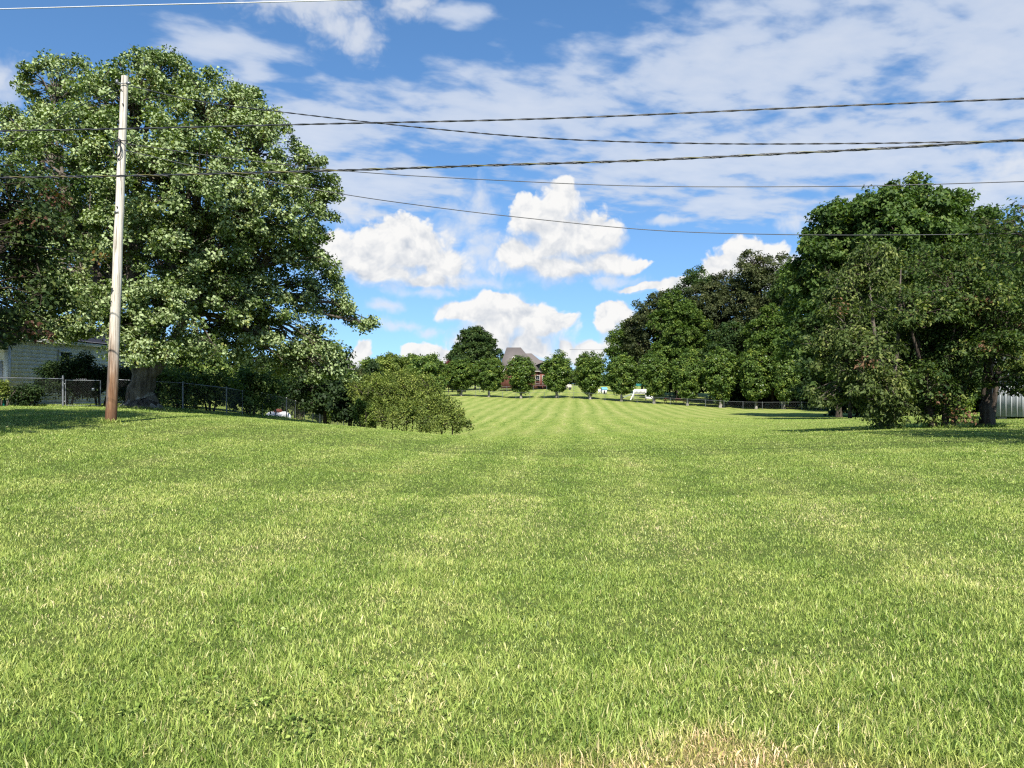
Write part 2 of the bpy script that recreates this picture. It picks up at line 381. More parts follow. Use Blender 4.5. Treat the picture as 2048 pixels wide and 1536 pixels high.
m, t, o = new_mat('lawn')
g = t.new('ShaderNodeGroup'); g.node_tree = LAWN
pos = t.new('ShaderNodeNewGeometry').outputs['Position']; _x, _y, _z = t.xyz(pos)
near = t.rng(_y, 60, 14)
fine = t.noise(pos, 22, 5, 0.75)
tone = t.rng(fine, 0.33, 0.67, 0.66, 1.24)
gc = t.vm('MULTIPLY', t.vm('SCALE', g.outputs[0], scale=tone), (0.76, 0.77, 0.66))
shaded_soil = t.mix(t.noise(pos, 14, 4, 0.7), (0.018, 0.030, 0.006), (0.075, 0.110, 0.027))  # ground colour darkened to carry the shade in the gaps between blades
shaded_soil = t.mix(t.m('MULTIPLY', g.outputs[1], 0.6), shaded_soil, (0.26, 0.19, 0.09))
col = t.mix(t.m('MULTIPLY', near, 0.8), gc, shaded_soil)
h = t.m('ADD', t.noise(pos, 9, 5, 0.7), t.m('MULTIPLY', t.noise(pos, 40, 3, 0.7), 0.4))
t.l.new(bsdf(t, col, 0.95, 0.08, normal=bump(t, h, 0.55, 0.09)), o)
def axis(segs):
    out = []
    for a, b, st in segs: out.append(np.arange(a, b, st))
    return np.concatenate(out + [[segs[-1][1]]])
gx = axis([(-1800, -300, 150), (-300, -80, 20), (-80, -24, 3), (-24, 24, 0.6), (24, 80, 3), (80, 300, 20), (300, 1800, 150)])
gy = axis([(-900, -60, 120), (-60, 0, 4), (0, 40, 0.6), (40, 80, 1.0), (80, 160, 2.0), (160, 320, 8), (320, 1800, 80)])
X, Y = np.meshgrid(gx, gy); Z = height(X, Y)
gb = MB(); ny, nx = X.shape
ii = (np.arange(ny - 1)[:, None] * nx + np.arange(nx - 1)[None]).ravel()
gb.add(np.stack([X.ravel(), Y.ravel(), Z.ravel()], 1), np.stack([ii, ii + 1, ii + nx + 1, ii + nx], 1))
tag(gb.build('ground', m, smooth=True), 'mown green field dipping to a swale and rising to a row of pear trees', 'lawn', kind='structure')

# grass blades
m, t, o = new_mat('grass_blades')
g = t.new('ShaderNodeGroup'); g.node_tree = LAWN
a = t.new('ShaderNodeAttribute'); a.attribute_name = 'tint'
k = t.ramp(a.outputs['Fac'], [(0.0, (0.26, 0.36, 0.24)), (0.25, (0.60, 0.72, 0.50)), (0.50, (1.05, 1.10, 0.90)), (0.80, (1.55, 1.50, 1.35)), (0.87, (1.45, 1.35, 1.5)), (0.93, (2.0, 1.55, 2.6)), (1.0, (2.2, 1.6, 2.9))])
col = t.mix(1.0, g.outputs[0], k, 'MULTIPLY')
b = bsdf(t, col, 0.42, 0.30)
tr = t.new('ShaderNodeBsdfTranslucent'); t.put(tr.inputs[0], t.mix(1.0, col, (1.25, 1.35, 0.7), 'MULTIPLY'))
mx = t.new('ShaderNodeMixShader'); mx.inputs[0].default_value = 0.30
t.l.new(b, mx.inputs[1]); t.l.new(tr.outputs[0], mx.inputs[2]); t.l.new(mx.outputs[0], o)
def vnoise(x, y, s, seed):
    r = np.random.default_rng(seed); T = r.random((64, 64))
    u = x / s + 1000; v = y / s + 1000; i = np.floor(u).astype(int); j = np.floor(v).astype(int); fu = u - i; fv = v - j
    fu = fu * fu * (3 - 2 * fu); fv = fv * fv * (3 - 2 * fv); q = lambda a, b_: T[a % 64, b_ % 64]
    return (q(i, j) * (1 - fu) + q(i + 1, j) * fu) * (1 - fv) + (q(i, j + 1) * (1 - fu) + q(i + 1, j + 1) * fu) * fv
rg = np.random.default_rng(7)
gm = MB()
for (d0, d1, dens) in ((2.7, 4.5, 10500), (4.5, 7.0, 7600), (7.0, 11.0, 4400), (11.0, 18.0, 2000), (18.0, 30.0, 620), (30.0, 46.0, 190), (46.0, 80.0, 60)):
    area = 0.72 * (d1 * d1 - d0 * d0) + 2.4 * (d1 - d0); n = int(area * dens)
    yy = np.sqrt(rg.uniform(d0 * d0, d1 * d1, n)); xx = rg.uniform(-1, 1, n) * (0.72 * yy + 1.2)
    cl = vnoise(xx, yy, 0.16, 1) * 0.5 + vnoise(xx, yy, 0.5, 2) * 0.5           # clumps
    kp = rg.random(n) < 0.6 + 0.7 * cl
    xx, yy, cl = xx[kp], yy[kp], cl[kp]; n = len(xx)
    dist = np.hypot(xx, yy)
    tall = (1 + 0.12 * np.clip((8.5 - yy) / 3, 0, 1)) * (1 + 0.55 * (vnoise(xx, yy, 0.35, 12) - 0.45)) * (1 + 0.40 * np.clip((4.6 - yy) / 1.2, 0, 1) * (vnoise(xx, yy, 0.9, 5) > 0.25))
    bare = np.clip((3.5 - yy - 0.36 * np.abs(xx - 0.85) + 0.5 * (vnoise(xx, yy, 0.5, 9) - 0.5)) / 0.3, 0, 1)
    hgt = (0.016 + 0.030 * rg.random(n) ** 1.3) * (0.55 + 0.9 * cl) * tall * (1 - 0.5 * bare)
    wid = np.maximum(0.0028 + 0.0042 * rg.random(n) ** 2, 0.00054 * dist * (0.6 + 0.8 * rg.random(n)))
    broad = rg.random(n) < 0.05; wid[broad] *= 1.7; hgt[broad] *= 1.35
    az = rg.uniform(0, 6.283, n); lean = rg.uniform(0.2, 1.4, n)
    flat = rg.random(n) < 0.16; lean[flat] = 1.45                               # clippings and lodged blades lying over
    dx, dy = np.cos(az), np.sin(az); zz = height(xx, yy) - 0.004
    fa = rg.uniform(0, 6.283, n); sx, sy = np.cos(fa), np.sin(fa)
    s1 = np.sin(lean * 0.5); c1 = np.cos(lean * 0.5); s2 = np.sin(lean * 1.05); c2 = np.cos(lean * 1.05)
    v = np.empty((n, 5, 3))
    bx = np.stack([xx, yy, zz], 1); wv = np.stack([sx, sy, np.zeros(n)], 1) * wid[:, None] * 0.5
    mp = bx + np.stack([dx * s1, dy * s1, c1], 1) * (hgt * 0.55)[:, None]
    tp = mp + np.stack([dx * s2, dy * s2, np.maximum(c2, 0.05)], 1) * (hgt * 0.5)[:, None]
    v[:, 0] = bx - wv; v[:, 1] = bx + wv; v[:, 2] = mp + wv * 0.9; v[:, 3] = mp - wv * 0.9; v[:, 4] = tp
    idx = np.arange(n)[:, None] * 5
    f = np.concatenate([idx + np.array([[0, 1, 2, 3]]), idx + np.array([[3, 2, 4, 4]])], 1).reshape(-1, 4)
    tint = np.clip(rg.normal(0.44, 0.27, n) + 0.22 * (vnoise(xx, yy, 0.32, 4) - 0.5), 0.0, 0.84)
    if d0 > 10: tint = 0.40 + (tint - 0.45) * (0.6 if d0 < 17 else 0.35)
    straw = (rg.random(n) < (0.035 + 0.08 * (vnoise(xx, yy, 1.3, 6) > 0.62)) * (1.0 if d0 < 10 else 0.35 if d0 < 17 else 0.0)) | (rg.random(n) < 0.55 * bare)
    tint[straw] = rg.uniform(0.86, 1.0, straw.sum())
    gm.add(v.reshape(-1, 3), f, np.repeat(tint, 2))
# longer uncut grass where the mower cannot reach: round the pole and trunks, along the fences and the shrub
tuft = []
def ring(cx, cy_, r, n): 
    q = rg.uniform(0, 6.283, n); k = r * rg.uniform(.8, 1.5, n); tuft.append(np.stack([cx + k * np.cos(q), cy_ + k * np.sin(q)], 1))
def strip(pts, wd, n):
    pts = np.array([p[:2] for p in pts]); q = rg.uniform(0, len(pts) - 1, n); tuft.append(np.stack([np.interp(q, np.arange(len(pts)), pts[:, i]) for i in (0, 1)], 1) + rg.normal(size=(n, 2)) * wd)
ring(*spot(222, 20)[:2], .16, 260); ring(*spot(283, 30.5)[:2], .8, 700)
for px in (1775, 1878, 1975): ring(*spot(px, 26)[:2], .35, 500)
strip([spot(60, 33), spot(300, 33), spot(435, 33)], .12, 2600)
strip([spot(435, 33.2), spot(488, 38), spot(530, 41), spot(570, 46), spot(600, 51), spot(632, 56.5), spot(675, 67)], .14, 2600)
strip([spot(705, 41), spot(760, 39.8), spot(840, 39.6), spot(900, 40.4), spot(938, 41.6)], .30, 3000)
tu = np.concatenate(tuft); n = len(tu); hh = rg.uniform(.05, .20, n); az = rg.uniform(0, 6.283, n)
tz = height(tu[:, 0], tu[:, 1]); tipd = np.stack([np.cos(az) * .5, np.sin(az) * .5, np.ones(n)], 1)
gm.leaves(np.stack([tu[:, 0], tu[:, 1], tz + hh * .4], 1), np.stack([-np.sin(az), np.cos(az), .2 * np.ones(n)], 1) + rg.normal(size=(n, 3)) * .4, tipd, hh, .016, np.clip(rg.normal(.42, .22, n), 0, .84), fold=.05)
# clover and broad-leaved weeds among the blades
for k in range(150):
    cx = rg.uniform(-2.6, 2.8); cy_ = rg.uniform(3.1, 6.5); n = rg.integers(8, 26)
    if rg.random() < .5: cx, cy_ = rg.normal(-.75, .5), rg.uniform(3.3, 4.3)
    q = rg.normal(size=(n, 2)) * rg.uniform(.03, .09); xx = cx + q[:, 0]; yy = cy_ + q[:, 1]
    ps = np.stack([xx, yy, height(xx, yy) + rg.uniform(.02, .05, n)], 1)
    sz = rg.uniform(.012, .026)
    gm.leaves(ps, np.array([0, 0, 1.0]) + rg.normal(size=(n, 3)) * .35, rg.normal(size=(n, 3)), sz * rg.uniform(.8, 1.3, n), sz * rg.uniform(.7, 1.0, n), np.clip(rg.normal(.32, .15, n), 0, .7))
tag(gm.build('grass', m, tint=True), 'mown grass blades with dry clippings covering the field', 'grass', kind='stuff')
# ------------------------------------------------------------------ trees and shrubs
BARK_GREY = bark_mat('bark_grey', (0.055, 0.045, 0.036), (0.17, 0.145, 0.118))
BARK_DARK = bark_mat('bark_dark', (0.028, 0.022, 0.018), (0.085, 0.070, 0.055))
BARK_PALE = bark_mat('bark_pale', (0.10, 0.09, 0.075), (0.30, 0.28, 0.25))
L_MAPLE = leaf_mat('silver_maple_leaf', (0.049, 0.086, 0.020), (0.128, 0.182, 0.038), (0.312, 0.328, 0.099), (0.24, 0.15, 0.05), back=(0.33, 0.40, 0.20), trans=0.24)
L_TULIP = leaf_mat('tall_tree_leaf', (0.033, 0.066, 0.017), (0.073, 0.122, 0.026), (0.135, 0.175, 0.043), (0.16, 0.15, 0.05), trans=0.25)
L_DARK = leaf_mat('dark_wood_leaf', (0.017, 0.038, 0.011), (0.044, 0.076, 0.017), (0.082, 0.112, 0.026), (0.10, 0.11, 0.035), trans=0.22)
L_OAK = leaf_mat('oak_leaf', (0.027, 0.038, 0.015), (0.059, 0.074, 0.025), (0.100, 0.105, 0.037), (0.16, 0.11, 0.05), trans=0.2)
L_BRIGHT = leaf_mat('bright_wood_leaf', (0.033, 0.066, 0.012), (0.074, 0.121, 0.019), (0.141, 0.181, 0.035), (0.20, 0.22, 0.05), trans=0.27)
L_PEAR = leaf_mat('pear_leaf', (0.049, 0.089, 0.024), (0.107, 0.166, 0.034), (0.216, 0.259, 0.049), (0.17, 0.19, 0.05), trans=0.22, rough=0.35)
L_YARD = leaf_mat('yard_tree_leaf', (0.023, 0.049, 0.013), (0.068, 0.107, 0.023), (0.182, 0.208, 0.049), (0.15, 0.080, 0.045), trans=0.26)
L_OLIVE = leaf_mat('dry_tree_leaf', (0.038, 0.060, 0.017), (0.092, 0.128, 0.033), (0.210, 0.235, 0.072), (0.17, 0.10, 0.055), trans=0.26)
L_BUSH = leaf_mat('privet_leaf', (0.059, 0.093, 0.020), (0.150, 0.193, 0.038), (0.298, 0.325, 0.076), (0.20, 0.19, 0.06), trans=0.25)
L_YEL = leaf_mat('yellow_shrub_leaf', (0.06, 0.10, 0.02), (0.16, 0.22, 0.04), (0.30, 0.36, 0.09), (0.28, 0.28, 0.08), trans=0.3)
L_UNDER = leaf_mat('undergrowth_leaf', (0.054, 0.096, 0.024), (0.140, 0.195, 0.045), (0.286, 0.332, 0.090), (0.16, 0.15, 0.06), trans=0.25)
L_RED = leaf_mat('purple_leaf', (0.05, 0.015, 0.018), (0.11, 0.028, 0.030), (0.16, 0.05, 0.04), (0.12, 0.05, 0.03), trans=0.2)
L_YARD_D = leaf_mat('shaded_yard_leaf', (0.021, 0.044, 0.013), (0.054, 0.083, 0.023), (0.121, 0.143, 0.039), (0.11, 0.055, 0.035), trans=0.22)  # darker copy of the yard leaf, with the tree's shade put into the colour
L_SHRUB = leaf_mat('dark_shrub_leaf', (0.010, 0.024, 0.008), (0.027, 0.050, 0.014), (0.056, 0.088, 0.024), (0.09, 0.10, 0.03), trans=0.2)

def unit(r, n):
    v = r.normal(size=(n, 3)); return v / np.linalg.norm(v, axis=1)[:, None]

def foliage(rg, clumps, P):
    """sub-clumps on the clumps' shells, leaves in each; returns leaf arrays and the sub-clump centres with their clump"""
    subs, par = [], []
    s = P['sub']
    for i, c in enumerate(clumps):
        cx, cy_, cz, rx, ry, rz = c[:6]
        n = max(7, int(P.get('k', 5.0) * (rx * ry * rz) ** (2 / 3) / (s * s)))
        d = unit(rg, n); d[:, 2] = np.where(d[:, 2] < P.get('under', -0.55), -d[:, 2], d[:, 2])
        r = np.where(rg.random(n) < 0.22, rg.uniform(0.2, 0.6, n), rg.uniform(0.72, 1.04, n))
        q = np.array([cx, cy_, cz]) + d * np.array([rx, ry, rz]) * r[:, None]
        subs.append(q); par.append(np.full(n, i))
    subs = np.concatenate(subs); par = np.concatenate(par)
    ok = subs[:, 2] > P.get('zmin', 0.3)
    subs, par = subs[ok], par[ok]
    cc = np.array([c[:3] for c in clumps]); n = len(subs)
    ns = (P['n'] * rg.uniform(0.5, 1.4, n)).astype(int)
    sid = np.repeat(np.arange(n), ns); N = len(sid)
    sr = s * rg.uniform(0.65, 1.3, n)
    o = unit(rg, N) * (rg.random(N) ** 0.45)[:, None] * sr[sid][:, None]
    o[:, 2] *= P.get('flat', 0.65)
    o[:, 2] -= P.get('dome', 0.30) * (o[:, 0] ** 2 + o[:, 1] ** 2) / sr[sid]
    wind = np.array(P.get('wind', (0, 0, 0)))
    pos = subs[sid] + o
    out = subs[sid] - cc[par[sid]]; out /= np.linalg.norm(out, axis=1)[:, None] + 1e-6
    nrm = out * P.get('kout', 0.5) + np.array([0, 0, P.get('kup', 0.55)]) + rg.normal(size=(N, 3)) * P.get('krand', 0.55)
    loc = o / (np.linalg.norm(o, axis=1)[:, None] + 1e-6)
    tip = loc + rg.normal(size=(N, 3)) * 0.6 + np.array([0, 0, -P.get('droop', 0.5)]) + wind
    L = P['L'] * rg.uniform(0.65, 1.25, N); W = L * P.get('wr', 0.62) * rg.uniform(0.8, 1.2, N)
    st = rg.normal(0, 0.14, n)                                      # each spray a little lighter or darker than its neighbours
    tint = np.clip(0.42 + st[sid] + rg.normal(0, 0.2, N), 0, 0.9)
    rust_s = rg.random(n) < P.get('rust', 0.0)
    tint = np.where(rust_s[sid] & (rg.random(N) < 0.7), rg.uniform(0.93, 1, N), tint)
    return pos, nrm, tip, L, W, tint, subs, par

def bez(a, b, c, n):
    q = np.linspace(0, 1, n)[:, None]; return (1 - q) ** 2 * a + 2 * q * (1 - q) * b + q * q * c

def grow(rg, name, label, cat, loc, clumps, P, leaf, bark, trunk, group=None, rz=0.0, limbs=True, parts=('trunk', 'crown')):
    """trunk: list of stems, each a list of (x, y, z, r); limbs run from the nearest stem to every clump and fork towards its sprays"""
    root = thing(name, label, cat, loc, rz, group)
    wood = MB()
    sides = P.get('sides', 7)
    pts = []
    for st in trunk:
        st = np.array(st, float)
        q = np.linspace(0, len(st) - 1, (len(st) - 1) * 4 + 1); pa = np.stack([np.interp(q, np.arange(len(st)), st[:, i]) for i in range(4)], 1)
        wob = rg.normal(size=(len(pa), 3)) * pa[:, 3:4] * 0.12; wob[:, 2] = 0; wob[0] = 0
        pa[:, :3] += wob
        wood.tube(pa[:, :3], pa[:, 3], sides + 3)
        pts.append(pa)
    allp = np.concatenate(pts)
    pos, nrm, tip, L, W, tint, subs, par = foliage(rg, clumps, P)
    if limbs:
        for i, c in enumerate(clumps):
            cc = np.array(c[:3]); hgt = np.linalg.norm(np.array(c[:2]) - allp[:, :2], axis=1)
            want = cc[2] - 0.75 * hgt
            j = int(np.argmin(np.abs(allp[:, 2] - np.clip(want, allp[:, 2].max() * 0.3, None)) + 0.6 * hgt))
            a = allp[j, :3]; r0 = allp[j, 3] * P.get('limb', 0.55)
            b = a + (cc - a) * 0.45 + np.array([0, 0, 0.18 * np.linalg.norm(cc - a)])
            end = cc
            path = bez(a, b, end, 8); path[1:-1] += rg.normal(size=(6, 3)) * 0.03 * np.linalg.norm(end - a)
            rad = np.linspace(r0, max(P.get('tw', 0.02) * 1.6, r0 * 0.18), 8)
            wood.tube(path, rad, sides, cap=False)
            mine = np.nonzero(par == i)[0]
            if len(mine) > P.get('maxb', 60): mine = rg.choice(mine, P.get('maxb', 60), replace=False)
            k = rg.integers(3, 8, len(mine))
            aa = path[k]; bb = subs[mine]
            mid = aa + (bb - aa) * 0.5 + np.array([0, 0, 1.0]) * (0.10 * np.linalg.norm(bb - aa, axis=1))[:, None]
            tw = P.get('tw', 0.02)
            wood.twigs(aa, mid, tw * 1.5, tw); wood.twigs(mid, bb, tw, tw * 0.45)
            nt = P.get('fine', 0)
            if nt:
                e = np.repeat(bb, nt, 0); f = e + unit(rg, len(e)) * P['sub'] * 0.8
                wood.twigs(e, f, tw * 0.45, tw * 0.2)
    wood.build(parts[0], bark, root, smooth=True)
    cr = MB(); cr.leaves(pos, nrm, tip, L, W, tint)
    cr.build(parts[1], leaf, root, tint=True)
    return root

def sketch(px0, py0, d):
    """turns crown outlines measured in the photo into metres around a trunk standing d metres away"""
    s = d / F
    def C(px, py, rx, ry, dy=0.0, depth=None):
        s2 = (d + dy) / F
        return ((px - CX) * s2 - (px0 - CX) * s, dy, (py0 - py) * s2, rx * s2, depth if depth else (rx + ry) * 0.5 * s2, ry * s2)
    return C

# --- the big silver maple
rg = np.random.default_rng(11)
D = 30.5; C = sketch(283, 815, D)
base = spot(283, D)
cl = [C(310, 165, 90, 70, 0), C(250, 205, 110, 75, -2), C(125, 180, 80, 66, 1), C(35, 280, 50, 60, 1), C(420, 235, 100, 85, 0.5), C(70, 300, 85, 95, 1), C(180, 320, 120, 110, -3), C(300, 330, 130, 110, -3.5), C(400, 370, 120, 110, -3),
      C(510, 300, 90, 90, 0), C(500, 215, 36, 42, 0.5), C(520, 420, 110, 100, -1.5), C(605, 365, 62, 65, 0.5), C(645, 425, 38, 60, 1), C(110, 470, 100, 95, -1.5), C(190, 450, 90, 80, 3), C(330, 500, 110, 80, 3.5), C(250, 470, 90, 70, -3.2),
      C(380, 500, 110, 80, -2.5), C(420, 470, 100, 70, 3), C(560, 520, 95, 75, 0), C(625, 510, 42, 60, 1), C(630, 600, 58, 65, 2), C(690, 625, 32, 38, 2), C(735, 652, 22, 12, 2), C(60, 570, 60, 60, 0), C(130, 590, 80, 60, -2.5), C(105, 660, 42, 26, -3), C(210, 620, 90, 60, -3.5),
      C(300, 600, 95, 55, -3), C(400, 600, 95, 70, -2), C(490, 600, 100, 75, 0), C(310, 690, 50, 34, -3.5), C(520, 680, 90, 55, 1), C(630, 690, 58, 42, 1.5), C(660, 745, 44, 26, 1.5), C(440, 690, 80, 50, 1), C(580, 740, 60, 36, 1.5), C(250, 560, 100, 60, 3.5), C(450, 560, 110, 70, 3.5), C(120, 560, 90, 70, 3), C(245, 655, 60, 42, -3.2), C(335, 645, 60, 42, -3.2), C(395, 690, 50, 40, -2.5), C(270, 700, 40, 24, -3.4), C(70, 640, 60, 30, -2.5), C(150, 660, 50, 26, -2.5)]
P = dict(sub=0.44, k=4.2, n=118, L=0.12, wr=0.8, dome=0.22, flat=0.7, wind=(0.7, 0.25, 0.15), kup=0.5, krand=0.75, droop=0.25, tw=0.024, maxb=60, fine=2, sides=8, limb=0.6, rust=0.008, zmin=1.0)
s = D / F
trunk = [[(0, 0, -0.3, 0.8), (0, 0, 0.12, 0.62), (0.02, 0, 0.5, 0.48), (0.05, 0, 1.4, 0.44), (0.05, 0, 2.4, 0.42), (-0.15, 0, 3.6, 0.34), (-0.4, 0.1, 5.5, 0.26), (-0.3, 0, 8, 0.18), (0.2, 0, 11, 0.09), (0.4, 0, 13, 0.04)],
         [(0.22, 0, 1.2, 0.26), (0.75, 0.1, 1.9, 0.24), (1.3, 0.2, 2.9, 0.20), (2.2, 0.4, 5, 0.15), (3.4, .5, 7.5, 0.09), (4.2, .5, 9, .04)],
         [(0.0, 0.1, 2.2, 0.3), (0.5, 0.5, 3.8, 0.26), (1.0, 0.7, 6, 0.19), (1.6, 0.8, 9, 0.11), (1.9, .8, 11, .04)],
         [(-0.05, 0, 2.4, 0.27), (-1.0, -0.3, 4.0, 0.22), (-2.0, -0.5, 6.2, 0.16), (-2.8, -.5, 9, 0.08), (-3.2, -.5, 11, 0.03)]]
maple = grow(rg, 'maple_tree', 'huge spreading maple with pale wind-turned leaves and flared trunk, behind the utility pole', 'tree', base, cl, P, L_MAPLE, BARK_GREY, trunk)
rb = MB()
for k in range(9):                                                   # root flare
    a = k * 0.7 + rg.uniform(-.2, .2); ln = rg.uniform(0.55, 0.85)
    rb.tube([(0.25 * math.cos(a), 0.25 * math.sin(a), 0.55), (0.6 * ln * math.cos(a), 0.6 * ln * math.sin(a), 0.17), (1.0 * ln * math.cos(a + .1), 1.0 * ln * math.sin(a + .1), 0.02), (1.3 * ln * math.cos(a + .1), 1.3 * ln * math.sin(a + .1), -0.15)], [0.24, 0.17, 0.11, 0.05], 7)
rb.build('root_flare', BARK_PALE, maple, smooth=True)  # paler bark than the trunk stands in for sunlight on the roots

# --- yard trees beside the road: left one mostly outside the frame, its shade lies on the lawn
rg = np.random.default_rng(12)
base = (-14.8, 12.0, hz(-14.8, 12.0))
cl = [(1.1, -0.5, 5.2, 3.2, 3.4, 2.4), (2.6, 0.6, 5.6, 2.2, 2.4, 1.9), (1.6, 2.4, 4.4, 2.2, 2.2, 1.7), (3.0, -2.6, 4.6, 2.0, 2.2, 1.5), (-2.5, 1, 5, 2.4, 2.4, 2), (-0.2, 6.5, 3.5, 2.4, 2.0, 1.6), (0.8, 6.7, 5.5, 2.0, 1.8, 1.5), (1.2, 7.1, 4.1, 1.5, 1.6, 1.6), (2.5, 6.9, 5.3, 1.3, 1.4, 1.1), (2.9, 7.1, 4.1, 1.4, 1.4, 1.2), (2.6, 6.9, 2.9, 1.4, 1.4, 1.0), (2.8, 6.7, 2.2, 1.0, 1.2, 0.5)]
P = dict(sub=0.50, k=4.6, n=90, L=0.13, wr=0.55, tw=0.02, maxb=40, fine=3, rust=0.07, zmin=1.6, droop=0.6)
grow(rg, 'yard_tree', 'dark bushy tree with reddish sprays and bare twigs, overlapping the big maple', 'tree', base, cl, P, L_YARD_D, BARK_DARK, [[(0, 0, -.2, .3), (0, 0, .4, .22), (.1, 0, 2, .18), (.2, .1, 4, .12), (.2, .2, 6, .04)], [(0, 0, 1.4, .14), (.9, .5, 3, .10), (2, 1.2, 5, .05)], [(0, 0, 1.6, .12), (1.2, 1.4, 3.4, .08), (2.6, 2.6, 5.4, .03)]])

# --- the three yard trees on the right, and a fourth whose shade falls across the lawn
rg = np.random.default_rng(13)
D = 26.0; C = sketch(1775, 857, D); base = spot(1775, D)
cl = [C(1705, 590, 62, 60, 1), C(1690, 660, 60, 60, 0), C(1672, 740, 48, 50, 0), C(1665, 790, 42, 32, -.5), C(1755, 560, 62, 50, .5), C(1790, 640, 70, 70, 0), C(1740, 700, 62, 60, -1.2), C(1755, 780, 56, 44, -.8), C(1800, 760, 50, 48, .5), C(1700, 800, 40, 30, 0), C(1780, 840, 42, 18, -.2), C(1745, 520, 40, 34, .6), C(1770, 820, 40, 28, -.9), C(1725, 760, 50, 50, -1.3), C(1800, 810, 36, 34, -.6), C(1650, 700, 34, 44, .2)]
P = dict(sub=0.42, k=4.6, n=80, L=0.14, wr=0.5, dome=0.5, droop=1.0, tw=0.014, maxb=40, fine=3, rust=0.02, zmin=0.15)
grow(rg, 'yard_tree', 'rounded olive-green tree with drooping branches and thin grey stems, nearest the open field', 'tree', base, cl, P, L_OLIVE, BARK_GREY,
     [[(0, 0, -.2, .15), (0, 0, .5, .11), (-.2, 0, 2, .09), (-.5, 0, 3.6, .06), (-.6, 0, 5, .02)], [(.12, .1, -.2, .12), (.2, .1, 1, .09), (.4, .1, 3, .06), (.5, .1, 5.4, .02)], [(-.15, -.1, -.2, .1), (-.5, -.1, 1.2, .07), (-1.1, -.1, 3, .04)]])
rg = np.random.default_rng(14)
C = sketch(1878, 857, D); base = spot(1878, D)
cl = [C(1860, 545, 75, 52, 1), C(1905, 590, 80, 70, -.5), C(1845, 625, 66, 55, -1), C(1890, 670, 80, 60, 0), C(1935, 665, 62, 60, 1), C(1850, 700, 60, 45, .5), C(1900, 735, 55, 40, 0), C(1925, 540, 60, 45, .8), C(1880, 800, 34, 60, .3, .7), C(1835, 740, 50, 45, 1.2), C(1800, 690, 55, 50, 1.4), C(1910, 790, 40, 45, .6, .6), C(1930, 720, 60, 50, -.6), C(1850, 820, 24, 40, .1, .5), C(1855, 770, 46, 46, -1.0), C(1902, 815, 34, 36, -.7), C(1940, 780, 34, 40, -.4)]
P = dict(sub=0.42, k=4.6, n=84, L=0.13, wr=0.5, dome=0.4, droop=0.7, tw=0.014, maxb=40, fine=2, rust=0.03, zmin=0.3)
grow(rg, 'yard_tree', 'dark tree with a thick clump of upright stems, between the olive tree and single trunk', 'tree', base, cl, P, L_YARD, BARK_DARK,
     [[(q * .07 + .03 * (i % 2), (i % 3 - 1) * .18, -.2, .10), (q * .12, (i % 3 - 1) * .2, 1.0, .075), (q * .25, (i % 3 - 1) * .5, 2.6, .055), (q * .42, (i % 3 - 1) * .8, 4.4, .02)] for i, q in enumerate((-4, -2.5, -1, 0.5, 2, 3.5, 4.6))])
rg = np.random.default_rng(15)
C = sketch(1972, 854, D); base = spot(1972, D)
cl = [C(1960, 545, 75, 60, 0), C(2020, 520, 70, 50, 1), C(2060, 580, 80, 70, 0), C(1990, 610, 70, 60, -1.5), C(2030, 660, 70, 50, -1), C(1960, 670, 50, 40, .5), C(1975, 720, 40, 30, .5), C(2090, 680, 70, 60, 0), C(2120, 560, 80, 80, 0), C(1990, 700, 60, 45, -2), C(2050, 730, 60, 34, -2), C(1930, 610, 50, 50, -1), C(2040, 760, 50, 20, -1.5), C(2025, 785, 36, 24, -1.2), C(2010, 750, 30, 24, 1.5), C(2050, 800, 30, 20, 2.5)]
grow(rg, 'yard_tree', 'dark spreading tree on a stout trunk with leaning second stem, before the white shed', 'tree', base, cl, dict(P, zmin=1.2, rust=.04), L_YARD, BARK_DARK,
     [[(0, 0, -.2, .36), (0, 0, .15, .24), (.02, 0, .9, .17), (.05, 0, 2.0, .15), (.2, 0, 3.5, .11), (.5, 0, 5, .05)], [(.12, 0, -.1, .16), (.26, 0, .8, .085), (.42, 0, 2, .075), (.8, .1, 3.6, .06), (1.4, .2, 5, .03)]])
rg = np.random.default_rng(16)
base = (16.2, 15.6, hz(16.2, 15.6))
cl = [(0, 0, 5.0, 3.2, 3.0, 2.2), (-2.6, 1.5, 5.0, 2.2, 2.2, 1.6), (-1.8, -2.0, 4.4, 2.2, 2.0, 1.5), (2, 1, 5, 2.6, 2.6, 2), (-3.4, 0, 4.2, 1.7, 2.0, 1.1), (-3.8, 2.4, 4.6, 1.5, 1.6, 1.0)]
grow(rg, 'yard_tree', 'overhanging leafy tree cut by the frame, shading the lawn near the shed', 'tree', base, cl, dict(P, sub=.5, n=60, zmin=2.2), L_YARD, BARK_DARK, [[(0, 0, -.2, .3), (0, 0, .4, .2), (0, 0, 2.4, .17), (0, 0, 4, .12), (0, 0, 6, .04)]])

